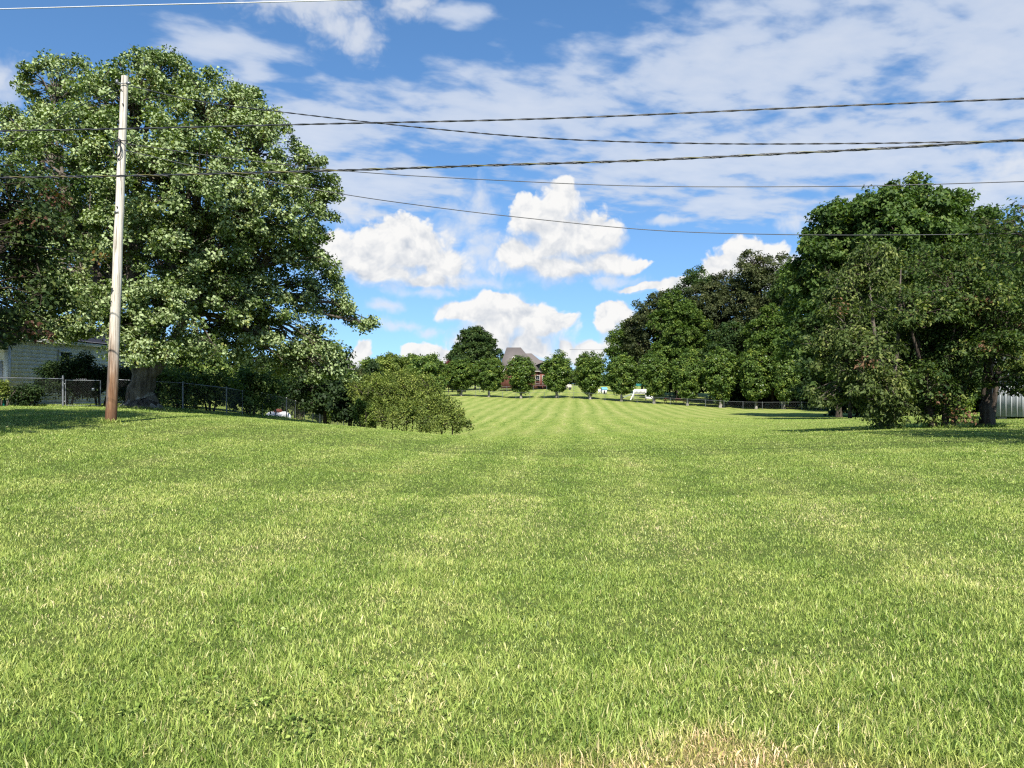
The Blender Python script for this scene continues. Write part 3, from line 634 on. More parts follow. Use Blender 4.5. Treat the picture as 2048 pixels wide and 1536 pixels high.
# --- crowns for trees seen from afar
def far_crown(rg, Wd, H, z0=0.12, n=12, egg=0.5):
    out = [(0, 0, H * 0.56, Wd * .34, Wd * .34, H * .34)]
    for i in range(n):
        f = (i + rg.uniform(.2, .8)) / n; zc = H * (z0 + .12 + (0.86 - z0 - .12) * f)
        prof = math.sin(math.pi * min(1, (f * 0.78 + 0.20))) ** egg
        a = i * 2.4 + rg.uniform(-.5, .5); rr = Wd * 0.5 * prof * rg.uniform(.50, .68); cr = Wd * rg.uniform(.17, .25) * (0.75 + .4 * prof)
        out.append((rr * math.cos(a), rr * math.sin(a), zc, cr, cr, cr * rg.uniform(.7, 1.0)))
    return out
def wood_tree(seed, px, d, top, wpx, leaf, label, name='woodland_tree', cat='tree', group='trees along the wood edge', sub=1.0, L=0.42, n=46, z0=0.1, rust=0.0, egg=.5, ncl=12, kk=4.2, bark=BARK_DARK, **kw):
    rg = np.random.default_rng(seed); b = spot(px, d)
    H = (EYE + (CY - top) / F * d - b[2]) * (1.06 if name == 'woodland_tree' else 1.0); Wd = wpx / F * d * (1.08 if name == 'woodland_tree' else 1.0)
    cl = far_crown(rg, Wd, H, z0, ncl, egg)
    P = dict(sub=sub, k=kk, n=n, L=L, wr=0.7, tw=0.05, maxb=14, fine=0, rust=rust, zmin=0.4, sides=5, dome=.35, **kw)
    r = max(.10, H * .012)
    return grow(rg, name, label, cat, b, cl, P, leaf, bark, [[(0, 0, -.4, r * 1.5), (0, 0, .8, r), (0.1, 0, H * .4, r * .75), (0, .1, H * .7, r * .4), (0, 0, H * .92, r * .12)]], group)
G = 'trees along the wood edge'
wood_tree(31, 1800, 78, 346, 270, L_TULIP, 'tallest broad green tree with a domed top, rising behind the olive-green yard tree', sub=.95, L=.42, n=62, ncl=22, z0=.05, egg=.4)
wood_tree(32, 1678, 80, 385, 215, L_TULIP, 'tall green tree with airy gaps, leaning towards the open sky over the field', sub=.9, L=.42, n=56, ncl=17, z0=.12)
wood_tree(33, 1915, 82, 366, 200, L_TULIP, 'tall green tree joined to the far side of the tallest dome', sub=.95, L=.42, n=56, ncl=16, z0=.05)
wood_tree(34, 2015, 76, 415, 170, L_OAK, 'tall thin-topped brownish tree at the edge of the frame behind the spreading tree', sub=.9, L=.4, n=44, ncl=13)
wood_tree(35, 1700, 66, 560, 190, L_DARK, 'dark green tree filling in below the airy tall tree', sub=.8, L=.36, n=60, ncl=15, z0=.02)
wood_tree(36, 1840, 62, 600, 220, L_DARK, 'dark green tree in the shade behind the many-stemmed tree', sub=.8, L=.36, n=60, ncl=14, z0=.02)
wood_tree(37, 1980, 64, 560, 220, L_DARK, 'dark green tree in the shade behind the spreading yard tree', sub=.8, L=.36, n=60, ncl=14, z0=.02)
wood_tree(38, 1590, 135, 510, 140, L_DARK, 'dark green tree at the foot of the airy tall tree', z0=.02)
wood_tree(39, 1520, 150, 496, 155, L_OAK, 'big brownish oak with a knobbly top against the white cloud', sub=1.1, n=52, z0=.1, ncl=15)
wood_tree(40, 1545, 128, 612, 130, L_BRIGHT, 'mid-green maple with pale edge leaves below the knobbly oak', sub=.9, L=.40, n=52, z0=.02)
wood_tree(41, 1448, 158, 535, 150, L_OAK, 'brown-green oak beside the knobbly oak, darker below', sub=1.1, n=50)
wood_tree(42, 1465, 138, 640, 120, L_DARK, 'very dark tree in the hollow between the oaks and the pear row', z0=.02)
wood_tree(43, 1392, 165, 528, 140, L_DARK, 'dark round-topped tree stepping down from the brown oaks', sub=1.1)
wood_tree(44, 1355, 150, 585, 120, L_BRIGHT, 'bright green maple with a pointed crown in front of the dark wood', sub=.9, L=.42, n=54, z0=.05, ncl=13)
wood_tree(45, 1320, 170, 572, 115, L_OAK, 'dull brown-green tree on the slope of the wood edge', sub=1.1)
wood_tree(46, 1284, 176, 612, 90, L_OAK, 'small brown tree tucked behind the outermost green tree')
wood_tree(47, 1252, 180, 640, 96, L_BRIGHT, 'outermost light green tree of the wood, beside the open blue sky', n=40)
wood_tree(48, 1640, 125, 640, 110, L_DARK, 'dark tree above the far end of the wire fence', z0=.02)
wood_tree(49, 1420, 148, 690, 110, L_DARK, 'low dark tree behind the pear row and picnic bench', z0=.02)
wood_tree(50, 1340, 160, 715, 90, L_DARK, 'low dark tree behind the white play tower', z0=.02)
wood_tree(51, 1710, 110, 660, 150, L_DARK, 'shaded tree deep behind the low olive branches', z0=.02)
# low thicket added to block light and keep the wood's foot dark
for i, (px, d, top, wp) in enumerate(((1500, 138, 762, 120), (1580, 134, 758, 120), (1650, 120, 752, 120), (1730, 90, 750, 150), (1830, 74, 742, 170), (1930, 70, 742, 150))):
    wood_tree(60 + i, px, d, top, wp, L_SHRUB, ('dense dark thicket added for shade behind the %s' % ('pear row near the wood', 'last two pear trees', 'far end of the wire fence', 'olive-green yard tree', 'many-stemmed tree', 'single stout trunk')[i]),
              'thicket', 'shrub', 'added dark thickets at the foot of the wood', sub=.8, L=.4, n=60, z0=0, ncl=9, kk=5)
# sunlit shrub seen between the stems of the yard trees
wood_tree(70, 1915, 44, 765, 60, L_YEL, 'sunlit yellow-green shrub seen between the many stems and the single trunk', 'shrub', 'shrub', None, sub=.5, L=.22, n=50, z0=0, ncl=8)

# --- distant trees on the left
def dist(seed, px, d, top, wpx, leaf, label, **kw):
    return wood_tree(seed, px, d, top, wpx, leaf, label, 'distant_tree', 'tree', 'trees on the far rise', **kw)
dist(80, 950, 205, 645, 108, L_DARK, 'tall dark tree with a ragged crown beside the brick house roof', sub=.9, L=.48, n=44, ncl=20, z0=.03, kk=3.4, egg=.8)
dist(81, 915, 200, 690, 60, L_DARK, 'shorter dark shoulder tree against the tall ragged one', sub=1.1, L=.5, z0=.03)
dist(82, 897, 180, 716, 30, L_RED, 'small dark purple-leaved tree below the ragged tree', sub=.8, L=.4, z0=.05)
dist(83, 856, 150, 704, 84, L_PEAR, 'rounded dark tree just beyond the big spreading shrub', sub=.9, L=.4, n=56, z0=.02, ncl=14)
dist(84, 785, 165, 702, 78, L_BUSH, 'light green rounded tree beyond the shrub, left of the rounded dark tree', sub=1.0, L=.45, n=46, z0=.02)
dist(85, 745, 120, 714, 40, L_SHRUB, 'small dark pointed tree behind the big shrub', sub=.6, L=.3, z0=.02)
dist(86, 820, 185, 706, 80, L_UNDER, 'grey-green tree filling the gap between the two rounded trees', sub=1.1, L=.5, z0=.02)
dist(87, 715, 140, 735, 60, L_OAK, 'low dull tree where the maple branches end', sub=.9, L=.4, z0=.02)
dist(88, 760, 210, 712, 90, L_UNDER, 'pale far tree peeping over the light green one', sub=1.2, L=.55, z0=.02)
for i, (px, d, top, wp) in enumerate(((1015, 330, 752, 90), (1080, 340, 748, 100), (1150, 330, 752, 90), (1200, 300, 756, 80), (1260, 290, 745, 90), (960, 330, 750, 100), (1330, 280, 735, 110), (880, 320, 745, 110), (700, 300, 742, 110), (620, 280, 730, 120), (1420, 270, 725, 120))):
    o = wood_tree(100 + i, px, d, top, wp, (L_DARK, L_BRIGHT, L_OAK)[i % 3], 'far tree on the skyline seen between the pear crowns', 'far_tree', 'tree', 'skyline trees beyond the brick house', sub=1.8, L=.9, n=26, z0=0, ncl=8)

# --- the row of pear trees
PEARS = [(922, 155.5, 714, 60), (978, 153, 710, 58), (1042, 149, 707, 58), (1113, 145, 699, 60), (1180, 141.5, 699, 58), (1243, 138.5, 702, 60), (1308, 135, 697, 62), (1375, 131.5, 697, 60), (1441, 128.5, 690, 68), (1512, 125.5, 689, 64), (1569, 123, 690, 58)]
PLAB = ['smallest pear tree, at the end of the row beside the rounded dark tree', 'pear tree in front of the tall ragged tree, two from the row end', 'pear tree straight in front of the brick house roof',
        'pear tree hiding the deck end of the brick house', 'pear tree standing alone against white cloud and blue sky', 'pear tree with a far wooden pole showing above its crown', 'pear tree beside the white play tower with a pale trunk foot',
        'pear tree between the play tower and the picnic bench', 'widest yellow-topped pear tree above the wire fence', 'tall narrow pear tree in front of the mid-green maple', 'last pear tree of the row, half in the wood shade']
protos = []
for k in range(4):
    rg = np.random.default_rng(200 + k)
    H = 8.6; cl = [(0, 0, 4.9, 2.3, 2.3, 3.4), (0, 0, 2.9, 1.75, 1.75, 2.0), (0, 0, 2.1, 1.15, 1.15, 1.1), (0, 0, 5.8, 2.0, 2.0, 2.3)]
    for i in range(7):
        a = i * 0.9 + k; cl.append((0.95 * math.cos(a), 0.95 * math.sin(a), 4.0 + 2.4 * ((i * 3 + k) % 7) / 7, 1.2, 1.2, 1.3))
    P = dict(sub=0.50, k=4.0, n=60, L=0.28, wr=0.62, tw=0.03, maxb=20, dome=-.15, droop=-.3, flat=.9, sides=5, zmin=.8, limb=.4, under=-2)
    o = grow(rg, 'pear_tree', 'x', 'tree', (0, 0, 0), cl, P, L_PEAR, BARK_PALE, [[(0, 0, -.3, .26), (0, 0, .6, .19), (.03, 0, 1.6, .17), (0, .05, 4, .10), (0, 0, 7.4, .03)]], 'row of ornamental pear trees')
    protos.append(o)
used_p = set()
for i, (px, d, top, wp) in enumerate(PEARS):
    k = i % 4
    o = protos[k] if k not in used_p else copy_tree(protos[k]); used_p.add(k)
    b = spot(px, d); H = EYE + (CY - top) / F * d - b[2]
    o.location = b; o.rotation_euler = (0, 0, 1.3 * i); wv = wp / F * d / 4.4; o.scale = (wv, wv, H / 8.7)
    o['label'] = PLAB[i]

# --- shrubs
def shrub(seed, px, d, top, wpx, leaf, label, depth=None, name='shrub', group=None, sub=.4, L=.16, n=60, ncl=9, **kw):
    rg = np.random.default_rng(seed); b = spot(px, d)
    H = (EYE + (CY - top) / F * d - b[2]) * 1.08; Wd = wpx / F * d * 1.12; dp = depth or Wd
    cl = [(0, 0, H * .45, Wd * .34, dp * .34, H * .42)]
    for i in range(ncl):
        a = i * 2.4 + rg.uniform(-.4, .4); q = rg.uniform(.25, .36)
        cl.append((Wd * q * math.cos(a), dp * q * math.sin(a), H * rg.uniform(.22, .68), Wd * .2, dp * .2, H * .26))
    P = dict(sub=sub, k=4.8, n=n, L=L, wr=.5, tw=.012, maxb=16, fine=1, zmin=.08, dome=.1, flat=.85, sides=5, limb=.5, **kw)
    return grow(rg, name, label, 'shrub', b, cl, P, leaf, BARK_DARK, [[(q * .1, p * .1, -.2, .06), (q * .3, p * .3, H * .3, .04), (q * .5, p * .5, H * .6, .015)] for q, p in ((0, 0), (1, .3), (-1, .2), (.3, -1))], group)
# big spreading shrub by the lawn: many arching shoots
rg = np.random.default_rng(300)
D = 42.0; C = sketch(825, 880, D); base = spot(825, D)
cl = [C(765, 800, 45, 36, 0), C(815, 806, 50, 34, .3), C(850, 816, 48, 32, 0), C(885, 834, 40, 32, 0), C(914, 848, 24, 20, -.3), C(770, 840, 50, 40, -.8), C(830, 845, 55, 38, -1), C(880, 855, 45, 26, -.8), C(790, 790, 40, 22, .8), C(740, 850, 30, 24, -.8), C(755, 782, 36, 22, 1.2), C(725, 800, 34, 34, 1.5), C(842, 788, 40, 30, .3), C(805, 776, 34, 24, .6), C(930, 858, 14, 12, -.5)]
P = dict(sub=.30, k=4.8, n=64, L=.13, wr=.42, tw=.012, maxb=30, fine=2, zmin=-.2, dome=-.5, droop=-.5, flat=1.15, sides=5, limb=.6)
grow(rg, 'shrub', 'big spreading yellow-green shrub where the lawn dips, hiding the end of the wire fence', 'shrub', base, cl, P, L_BUSH, BARK_GREY, [[(q, p, -.4, .05), (q * 1.0, p * 1.0, .7, .03), (q * 1.05, p * 1.1, 1.3, .01)] for q, p in ((-2, 0), (-1, -.6), (0, 0), (.8, -.5), (1.6, 0), (2.2, -.3), (-.4, .6))])
shrub(301, 730, 40.5, 795, 34, L_YEL, 'small bright yellow shrub with upright shoots against the big spreading shrub', sub=.25, L=.14, n=44, ncl=6)
shrub(302, 655, 62, 812, 50, L_YEL, 'pale flowering bush behind the sloping wire fence', sub=.4, L=.2, n=40)
# trees and undergrowth behind the fence, under the maple
wood_tree(310, 650, 50, 670, 130, L_SHRUB, 'dark rounded small tree under the maple branch tips, beside the big spreading shrub', 'small_tree', 'tree', None, sub=.55, L=.24, n=66, z0=.0, ncl=13)
wood_tree(311, 700, 47, 742, 90, L_SHRUB, 'dark low tree joining the big spreading shrub to the trees under the maple', 'small_tree', 'tree', None, sub=.5, L=.22, n=66, z0=.0, ncl=11)
UL = ['green undergrowth bush just right of the maple trunk', 'yellowish bush behind the fence corner post', 'mixed green bush behind the sloping fence', 'dull green bush between the fence corner and the white tank', 'dark bush above the white tank', 'tangled bush behind the maple trunk']
for i, (px, d, top, wp, lf) in enumerate(((355, 36, 735, 90, L_UNDER), (420, 37, 745, 95, L_BUSH), (600, 60, 745, 110, L_UNDER), (500, 39, 735, 110, L_UNDER), (565, 52, 740, 100, L_SHRUB), (300, 39, 725, 110, L_UNDER))):
    shrub(320 + i, px, d, top, wp, lf, UL[i], group='undergrowth behind the wire fence', sub=.42, L=.17, n=56, depth=2.4)
for i, (px, d, top, wp) in enumerate(((390, 48, 690, 150), (500, 52, 700, 140), (590, 66, 700, 120), (300, 52, 690, 130))):
    wood_tree(330 + i, px, d, top, wp, (L_UNDER, L_DARK, L_DARK, L_DARK)[i], ('green thicket tree behind the maple trunk and fence corner', 'dark thicket tree beyond the white tank', 'dark tree between the thicket and the rounded small tree', 'thicket tree beside the corner of the white house')[i], 'small_tree', 'tree', 'thicket trees behind the maple', sub=.6, L=.26, n=60, z0=0, ncl=11)
# house shrubs
shrub(340, 135, 35.0, 708, 115, L_SHRUB, 'tall dark clipped shrub under the house window', depth=1.8, sub=.35, L=.12, n=130)
shrub(341, 200, 35.6, 726, 110, L_SHRUB, 'dark shrub behind the garden gate, next to the utility pole', depth=1.8, sub=.35, L=.12, n=130)
shrub(342, 262, 35.6, 732, 95, L_SHRUB, 'dark shrub between the pole and the maple trunk', depth=1.8, sub=.35, L=.12, n=130)
shrub(343, 50, 32.6, 768, 56, L_SHRUB, 'low dark green bush at the corner of the white house', depth=1.1, sub=.28, L=.11, n=60)
shrub(344, 3, 32, 762, 22, L_BUSH, 'small leafy plant behind the green bin', depth=.5, sub=.2, L=.1, n=40, ncl=4)
# ------------------------------------------------------------------ utility pole and overhead lines
def pole_mat():
    m, t, o = new_mat('weathered_pole_wood')
    tc = t.new('ShaderNodeTexCoord').outputs['Object']; x, y, z = t.xyz(tc)
    g = t.noise(t.vm('MULTIPLY', tc, (22, 22, 0.45)), 1.8, 7, 0.7)
    n = t.noise(t.vm('MULTIPLY', tc, (3, 3, 0.6)), 1.0, 5, 0.65)
    pale = t.mix(t.rng(g, 0.3, 0.7), (0.36, 0.32, 0.26), (0.68, 0.64, 0.56))
    brown = t.mix(t.rng(g, 0.3, 0.7), (0.075, 0.034, 0.018), (0.30, 0.175, 0.095))
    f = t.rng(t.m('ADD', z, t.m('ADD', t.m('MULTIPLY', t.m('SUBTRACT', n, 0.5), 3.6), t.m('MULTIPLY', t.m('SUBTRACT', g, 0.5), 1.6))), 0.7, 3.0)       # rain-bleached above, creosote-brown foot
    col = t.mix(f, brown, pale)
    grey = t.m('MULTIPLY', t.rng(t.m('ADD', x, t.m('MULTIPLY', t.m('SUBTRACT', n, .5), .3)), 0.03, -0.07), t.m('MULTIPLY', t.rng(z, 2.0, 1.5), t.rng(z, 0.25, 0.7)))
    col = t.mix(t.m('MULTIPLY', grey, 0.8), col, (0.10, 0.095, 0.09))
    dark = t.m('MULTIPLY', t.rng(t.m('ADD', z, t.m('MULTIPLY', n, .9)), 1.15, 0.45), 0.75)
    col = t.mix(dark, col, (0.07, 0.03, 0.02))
    ck = t.noise(t.vm('MULTIPLY', tc, (30, 30, 0.22)), 1.3, 3, 0.5)
    crack = t.rng(ck, 0.60, 0.66); col = t.mix(t.m('MULTIPLY', crack, 0.7), col, (0.06, 0.045, 0.035))
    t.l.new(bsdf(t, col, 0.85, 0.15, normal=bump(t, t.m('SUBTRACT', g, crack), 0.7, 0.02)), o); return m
STEEL = simple('galvanised_steel', (0.20, 0.21, 0.22), 0.45, 0.5, 0.55, 0.2, 9)
ZINC = simple('dull_zinc_wire', (0.055, 0.058, 0.06), 0.6, 0.3, 0.0, 0.2, 9)
BLACK = simple('black_rubber', (0.018, 0.018, 0.020), 0.5, 0.4, 0, 0.3, 20)
CABLE = simple('black_cable', (0.030, 0.032, 0.035), 0.4, 0.5, 0, 0.3, 8)
STRAND = simple('bare_aluminium_strand', (0.16, 0.165, 0.17), 0.5, 0.4, 0.3, 0.2, 8)
YSTRAND = simple('yellowed_lashing', (0.17, 0.155, 0.045), 0.5, 0.4, 0, 0.3, 8)
WHITEWIRE = simple('pale_aluminium_wire', (0.62, 0.62, 0.62), 0.4, 0.5, 0.3, 0.1, 8)

PB = Vector(spot(222, 20.0)); PT = Vector(sight(250, 153, 20.25))
root = thing('utility_pole', 'leaning wooden utility pole with bleached top and brown foot, in front of the big maple', 'pole', PB)
pm = MB(); zs = np.linspace(-0.3, (PT - PB).z, 22)
lean = (PT - PB) / (PT - PB).z
rg = np.random.default_rng(5)
pm.tube([(lean.x * q + rg.normal() * .004, lean.y * q, q) for q in zs], [0.142 - 0.0058 * max(q, 0) for q in zs], 20)
pm.build('pole_shaft', pole_mat(), root, smooth=True)
def onpole(py, dx=0, dy=0):
    q = (846 - py) / 693 * (PT - PB).z; return Vector((lean.x * q + dx, lean.y * q + dy, q))
cb = MB()
a = np.linspace(0, 2 * math.pi, 25)
for k, (w_, h_) in enumerate(((.10, .21), (.088, .19), (.108, .225))):
    c = onpole(303, -0.05 + k * .006, -0.16 - k * .012)
    cb.tube([(c.x + w_ * math.cos(q), c.y, c.z + h_ * math.sin(q)) for q in a], 0.008, 6, cap=False)
cb.build('cable_coil', BLACK, root, smooth=True)
cb = MB(); c = onpole(286, -.02, -.13); cb.box((c.x, c.y, c.z), (.09, .08, .07)); cb.tube([(c.x - .1, c.y, c.z), (c.x + .22, c.y - .01, c.z + .0)], .014, 6); cb.tube([(c.x + .02, c.y, c.z + .03), (c.x - .06, c.y - .03, c.z + .09)], .012, 6)
cb.build('cable_clamp', BLACK, root)
cb = MB(); c = onpole(171, 0, -.1); cb.tube([(c.x - .17, c.y + .05, c.z + .05), (c.x + .17, c.y + .04, c.z + .02)], .014, 6); cb.box((c.x + .15, c.y, c.z + .02), (.10, .05, .06)); cb.box((c.x - .15, c.y, c.z + .06), (.05, .05, .10))
cb.tube([(c.x - .12, c.y, c.z - .02), (c.x, c.y - .03, c.z - .0), (c.x + .12, c.y, c.z + .03)], .011, 6)
cb.build('service_bracket', STEEL, root)
for py, dx in ((212, .03), (322, -.02), (246, -.07), (418, 0)):
    bb = MB(); c = onpole(py, dx, -.118 - (py - 153) * .00006); bb.tube([(c.x, c.y + .03, c.z), (c.x, c.y - .012, c.z)], .018, 6); bb.build('bolt', BLACK, root)
bb = MB(); c = onpole(428, -.02, -.122); bb.box((c.x, c.y, c.z), (.11, .012, .05)); bb.build('tag_plate', STEEL, root)

def smooth_path(p, n=12):
    p = np.array(p, float); p = np.vstack([2 * p[0] - p[1], p, 2 * p[-1] - p[-2]]); out = []
    for i in range(1, len(p) - 2):
        q = np.linspace(0, 1, n, endpoint=False)[:, None]; a, b, c, d_ = p[i - 1], p[i], p[i + 1], p[i + 2]
        out.append(0.5 * (2 * b + (c - a) * q + (2 * a - 5 * b + 4 * c - d_) * q ** 2 + (3 * b - a - 3 * c + d_) * q ** 3))
    return np.vstack(out + [p[-2:-1]])
def resample(p, step):
    s = np.concatenate([[0], np.cumsum(np.linalg.norm(np.diff(p, axis=0), axis=1))]); n = int(s[-1] / step) + 2
    q = np.linspace(0, s[-1], n); return np.stack([np.interp(q, s, p[:, i]) for i in range(3)], 1), q
def helix(mb, path, r_off, rad, pitch, phase, sides=4):
    p, s = resample(path, pitch / 7)
    a = s / pitch * 2 * math.pi + phase
    p = p + np.stack([np.zeros(len(p)), np.cos(a) * r_off, np.sin(a) * r_off], 1)
    mb.tube(p, rad, sides, cap=False)
def line(label, pts, cores, ext=(14, 14), name='overhead_cable'):
    """pts: sight lines with distances along the span; cores: (part name, material, offset radius, radius, pitch, strands)"""
    w_ = [np.array(sight(*q)) for q in pts]
    if ext[0]: w_.insert(0, w_[0] + (w_[0] - w_[1]) / np.linalg.norm(w_[0] - w_[1]) * ext[0])
    if ext[1]: w_.append(w_[-1] + (w_[-1] - w_[-2]) / np.linalg.norm(w_[-1] - w_[-2]) * ext[1])
    path = smooth_path(w_); b = path[0].copy()
    r = thing(name, label, 'cable', b, 0, 'overhead lines')
    for nm, mat, off, rad, pitch, k in cores:
        mb = MB()
        if off == 0: mb.tube(resample(path - b, 0.4)[0], rad, 6)
        else:
            for j in range(k): helix(mb, path - b, off, rad, pitch, j * 2 * math.pi / k)
        mb.build(nm, mat, r, smooth=True)
line('upper thick black cable crossing in front of the pole, its strands twisted', [(0, 262, 16.4), (250, 257.5, 16), (640, 248, 15.2), (1000, 240, 14.6), (1280, 230, 14.2), (1650, 213, 13.7), (2048, 197, 13.2)],
     [('conductor', CABLE, .008, .0105, .75, 2), ('messenger', STRAND, .016, .0045, .75, 1)])
line('thickest cable bundle, yellowed on one stretch and twisted towards one end', [(0, 355.5, 16.4), (240, 352, 16), (640, 342, 15.2), (1000, 330, 14.6), (1280, 321, 14.2), (1650, 303, 13.7), (1850, 292, 13.4), (2048, 279, 13.2)],
     [('conductor', CABLE, .011, .0128, 1.0, 2), ('lashing', YSTRAND, .020, .007, 1.0, 1), ('messenger', STRAND, .022, .0045, .5, 1)])
PTOP = (262, 172, 20.1)
line('twisted service cable sagging from the pole top across the sky', [PTOP, (400, 203, 19.6), (580, 226, 19), (830, 254, 18), (1100, 277, 17), (1400, 287, 16), (1700, 287, 15), (2048, 282, 14)],
     [('conductor', CABLE, .009, .0085, .7, 2), ('messenger', STRAND, .012, .005, .7, 1)], ext=(0, 12))
line('thin dark wire sagging just under the thickest bundle', [(250, 287, 19.9), (480, 319, 20), (730, 345, 20), (1024, 362, 19.8), (1300, 372.5, 19.5), (1650, 373, 19), (1850, 369, 18.6), (2048, 363, 18.2)],
     [('conductor', CABLE, 0, .0105, 1, 1)], ext=(0, 12), name='overhead_wire')
line('lowest thin wire, passing in front of the tall trees', [(248, 300, 19.9), (460, 348, 20), (690, 389, 20.2), (850, 412, 20), (1024, 433, 19.8), (1300, 460, 19.5), (1560, 469, 19.2), (1800, 470, 19), (2048, 467, 18.6)],
     [('conductor', CABLE, 0, .0105, 1, 1)], ext=(0, 12), name='overhead_wire')
line('pale bright wire along the very top of the view', [(-200, 23, 13), (0, 18, 12.8), (250, 11, 12.6), (500, 5, 12.4), (760, -2, 12.2), (1100, -14, 12)],
     [('conductor', WHITEWIRE, 0, .009, 1, 1)], name='overhead_wire')
line('house service wire dropping from the pole top into the dark yard tree', [(244, 178, 20.1), (180, 203, 21), (117, 234, 22), (58, 265, 23), (0, 300, 24), (-120, 370, 26)],
     [('conductor', CABLE, .008, .009, .7, 2)], ext=(0, 6))

# ------------------------------------------------------------------ chain-link fences
def fence(name, label, path, h, step, wire_sp, wire_r, post_r=0.03, ends=(), rail_r=0.021, group=None, big=()):
    """path: ground points; posts every step metres; a top rail and a woven wire skin"""
    p = np.array([(q[0], q[1]) for q in path], float)
    s = np.concatenate([[0], np.cumsum(np.linalg.norm(np.diff(p, axis=0), axis=1))])
    n = max(1, round(s[-1] / step)); q = np.linspace(0, s[-1], n + 1)
    px = np.interp(q, s, p[:, 0]); py = np.interp(q, s, p[:, 1]); pz = height(px, py)
    b = np.array([px[0], py[0], pz[0]])
    root = thing(name, label, 'fence', b, 0, group)
    for i in range(n + 1):
        r = post_r * (1.45 if i in big or i - n - 1 in big else 1)
        mb = MB(); c = np.array([px[i], py[i], pz[i]]) - b; hh = h + (.08 if r > post_r else 0.02)
        mb.tube([c - [0, 0, .2], c + [0, 0, hh], c + [0, 0, hh + r], c + [0, 0, hh + r * 1.7]], [r, r, r * .95, r * .3], 8); mb.build('post', STEEL, root, smooth=True)
    mb = MB(); mb.tube(np.stack([px, py, pz + h], 1) - b, rail_r, 6, cap=True); mb.build('top_rail', STEEL, root, smooth=True)
    mb = MB()                                                        # woven wires: two diagonal families
    L = s[-1]; k = np.arange(-h, L, wire_sp)
    for sg in (1, -1):
        u0 = k if sg > 0 else k + h; u1 = k + h if sg > 0 else k
        v0 = np.zeros(len(k)); v1 = np.full(len(k), h)
        def clip(ua, ub, va, vb):
            ua2 = np.clip(ua, 0, L); t_ = np.where(ub != ua, (ua2 - ua) / (ub - ua), 0); return ua2, va + (vb - va) * t_
        a0, w0 = clip(u0, u1, v0, v1); a1, w1 = clip(u1, u0, v1, v0)
        def pt(u, v):
            X = np.interp(u, s, p[:, 0]); Y = np.interp(u, s, p[:, 1]); return np.stack([X, Y, height(X, Y) + v * .97 + .03], 1) - b
        mb.twigs(pt(a0, w0), pt(a1, w1), wire_r, wire_r)
    mb.build('wire_mesh', ZINC, root)
    return root
A = spot(92, 33.2); B = spot(126, 33.0)
fence('chain_link_fence', 'short grey wire fence panel between the white house and the garden gate', [(-22.5, 33.6), A, B], 1.22, 3.0, .075, .0018, ends=(0,), big=(-1,))
C_ = spot(306, 33.0); E_ = spot(435, 33.2); 
fence('chain_link_fence', 'grey wire fence behind the maple trunk, running down the slope towards the big shrub',
      [spot(225, 33.0), spot(300, 33.1), E_, spot(488, 38), spot(530, 41), spot(570, 46), spot(600, 51), spot(632, 56.5), spot(655, 62), spot(675, 67), spot(690, 71), spot(708, 76)], 1.22, 2.9, .075, .0018, big=(0,))
G0 = spot(131, 33.0); G1 = spot(201, 33.0)
def gate(a, b_, label):
    a = np.array(a); b_ = np.array(b_); root = thing('garden_gate', label, 'gate', a); d = b_ - a
    mb = MB()
    for q in (0, 1): mb.tube([d * q + [0, 0, .06], d * q + [0, 0, 1.18]], .021, 8)
    for zq in (.08, 1.16): mb.tube([[0, 0, zq], d + [0, 0, zq]], .018 if zq != .62 else .010, 8)
    mb.build('gate_frame', STEEL, root, smooth=True)
    mb = MB(); L = np.linalg.norm(d); k = np.arange(-1.08, L, .07)
    for sg in (1, -1):
        u0, u1 = (k, k + 1.08) if sg > 0 else (k + 1.08, k)
        c0 = np.clip(u0, 0, L); c1 = np.clip(u1, 0, L); z0 = np.abs(c0 - u0); z1 = 1.08 - np.abs(c1 - u1)
        mb.twigs(np.outer(c0 / L, d) + np.stack([0 * z0, 0 * z0, z0 + .08], 1), np.outer(c1 / L, d) + np.stack([0 * z1, 0 * z1, z1 + .08], 1), .0018, .0018)
    mb.build('wire_mesh', ZINC, root)
    mb = MB(); u = np.linspace(.3, .62, 30); mb.tube([d * q + [0, -.02, 1.2 + .035 * math.sin(q * 120)] for q in u], .007, 5, cap=False); mb.build('scroll_ornament', STEEL, root)
    mb = MB(); mb.box(d * .8 + [0, -.03, .78], (.11, .01, .10)); mb.build('notice_plate', simple('notice_white', (.6, .6, .58), .6), root)
    for zq in (.25, 1.0):
        mb = MB(); mb.box(np.array([-.03, 0, zq]), (.07, .05, .05)); mb.build('hinge', STEEL, root)
gate(G0, G1, 'narrow wire garden gate with a small notice plate, beside the utility pole')

# far fence along the pear row and boundary fence by the brick house
fp = [spot(px - 8, d - 2.0) for px, d in ((905, 157), (978, 153.5), (1042, 149.5), (1113, 145.5), (1180, 142), (1243, 139), (1308, 135.5), (1375, 132), (1441, 129), (1512, 126), (1600, 122), (1650, 119))]
fence('chain_link_fence', 'long low wire fence with thin posts running along the foot of the pear row', fp, 1.2, 3.05, .25, .0035, post_r=.032, rail_r=.022)
fence('chain_link_fence', 'far wire fence in front of the brick house wall', [spot(905, 181), spot(1020, 181), spot(1175, 176)], 1.25, 3.05, .25, .0035, post_r=.04, rail_r=.03)

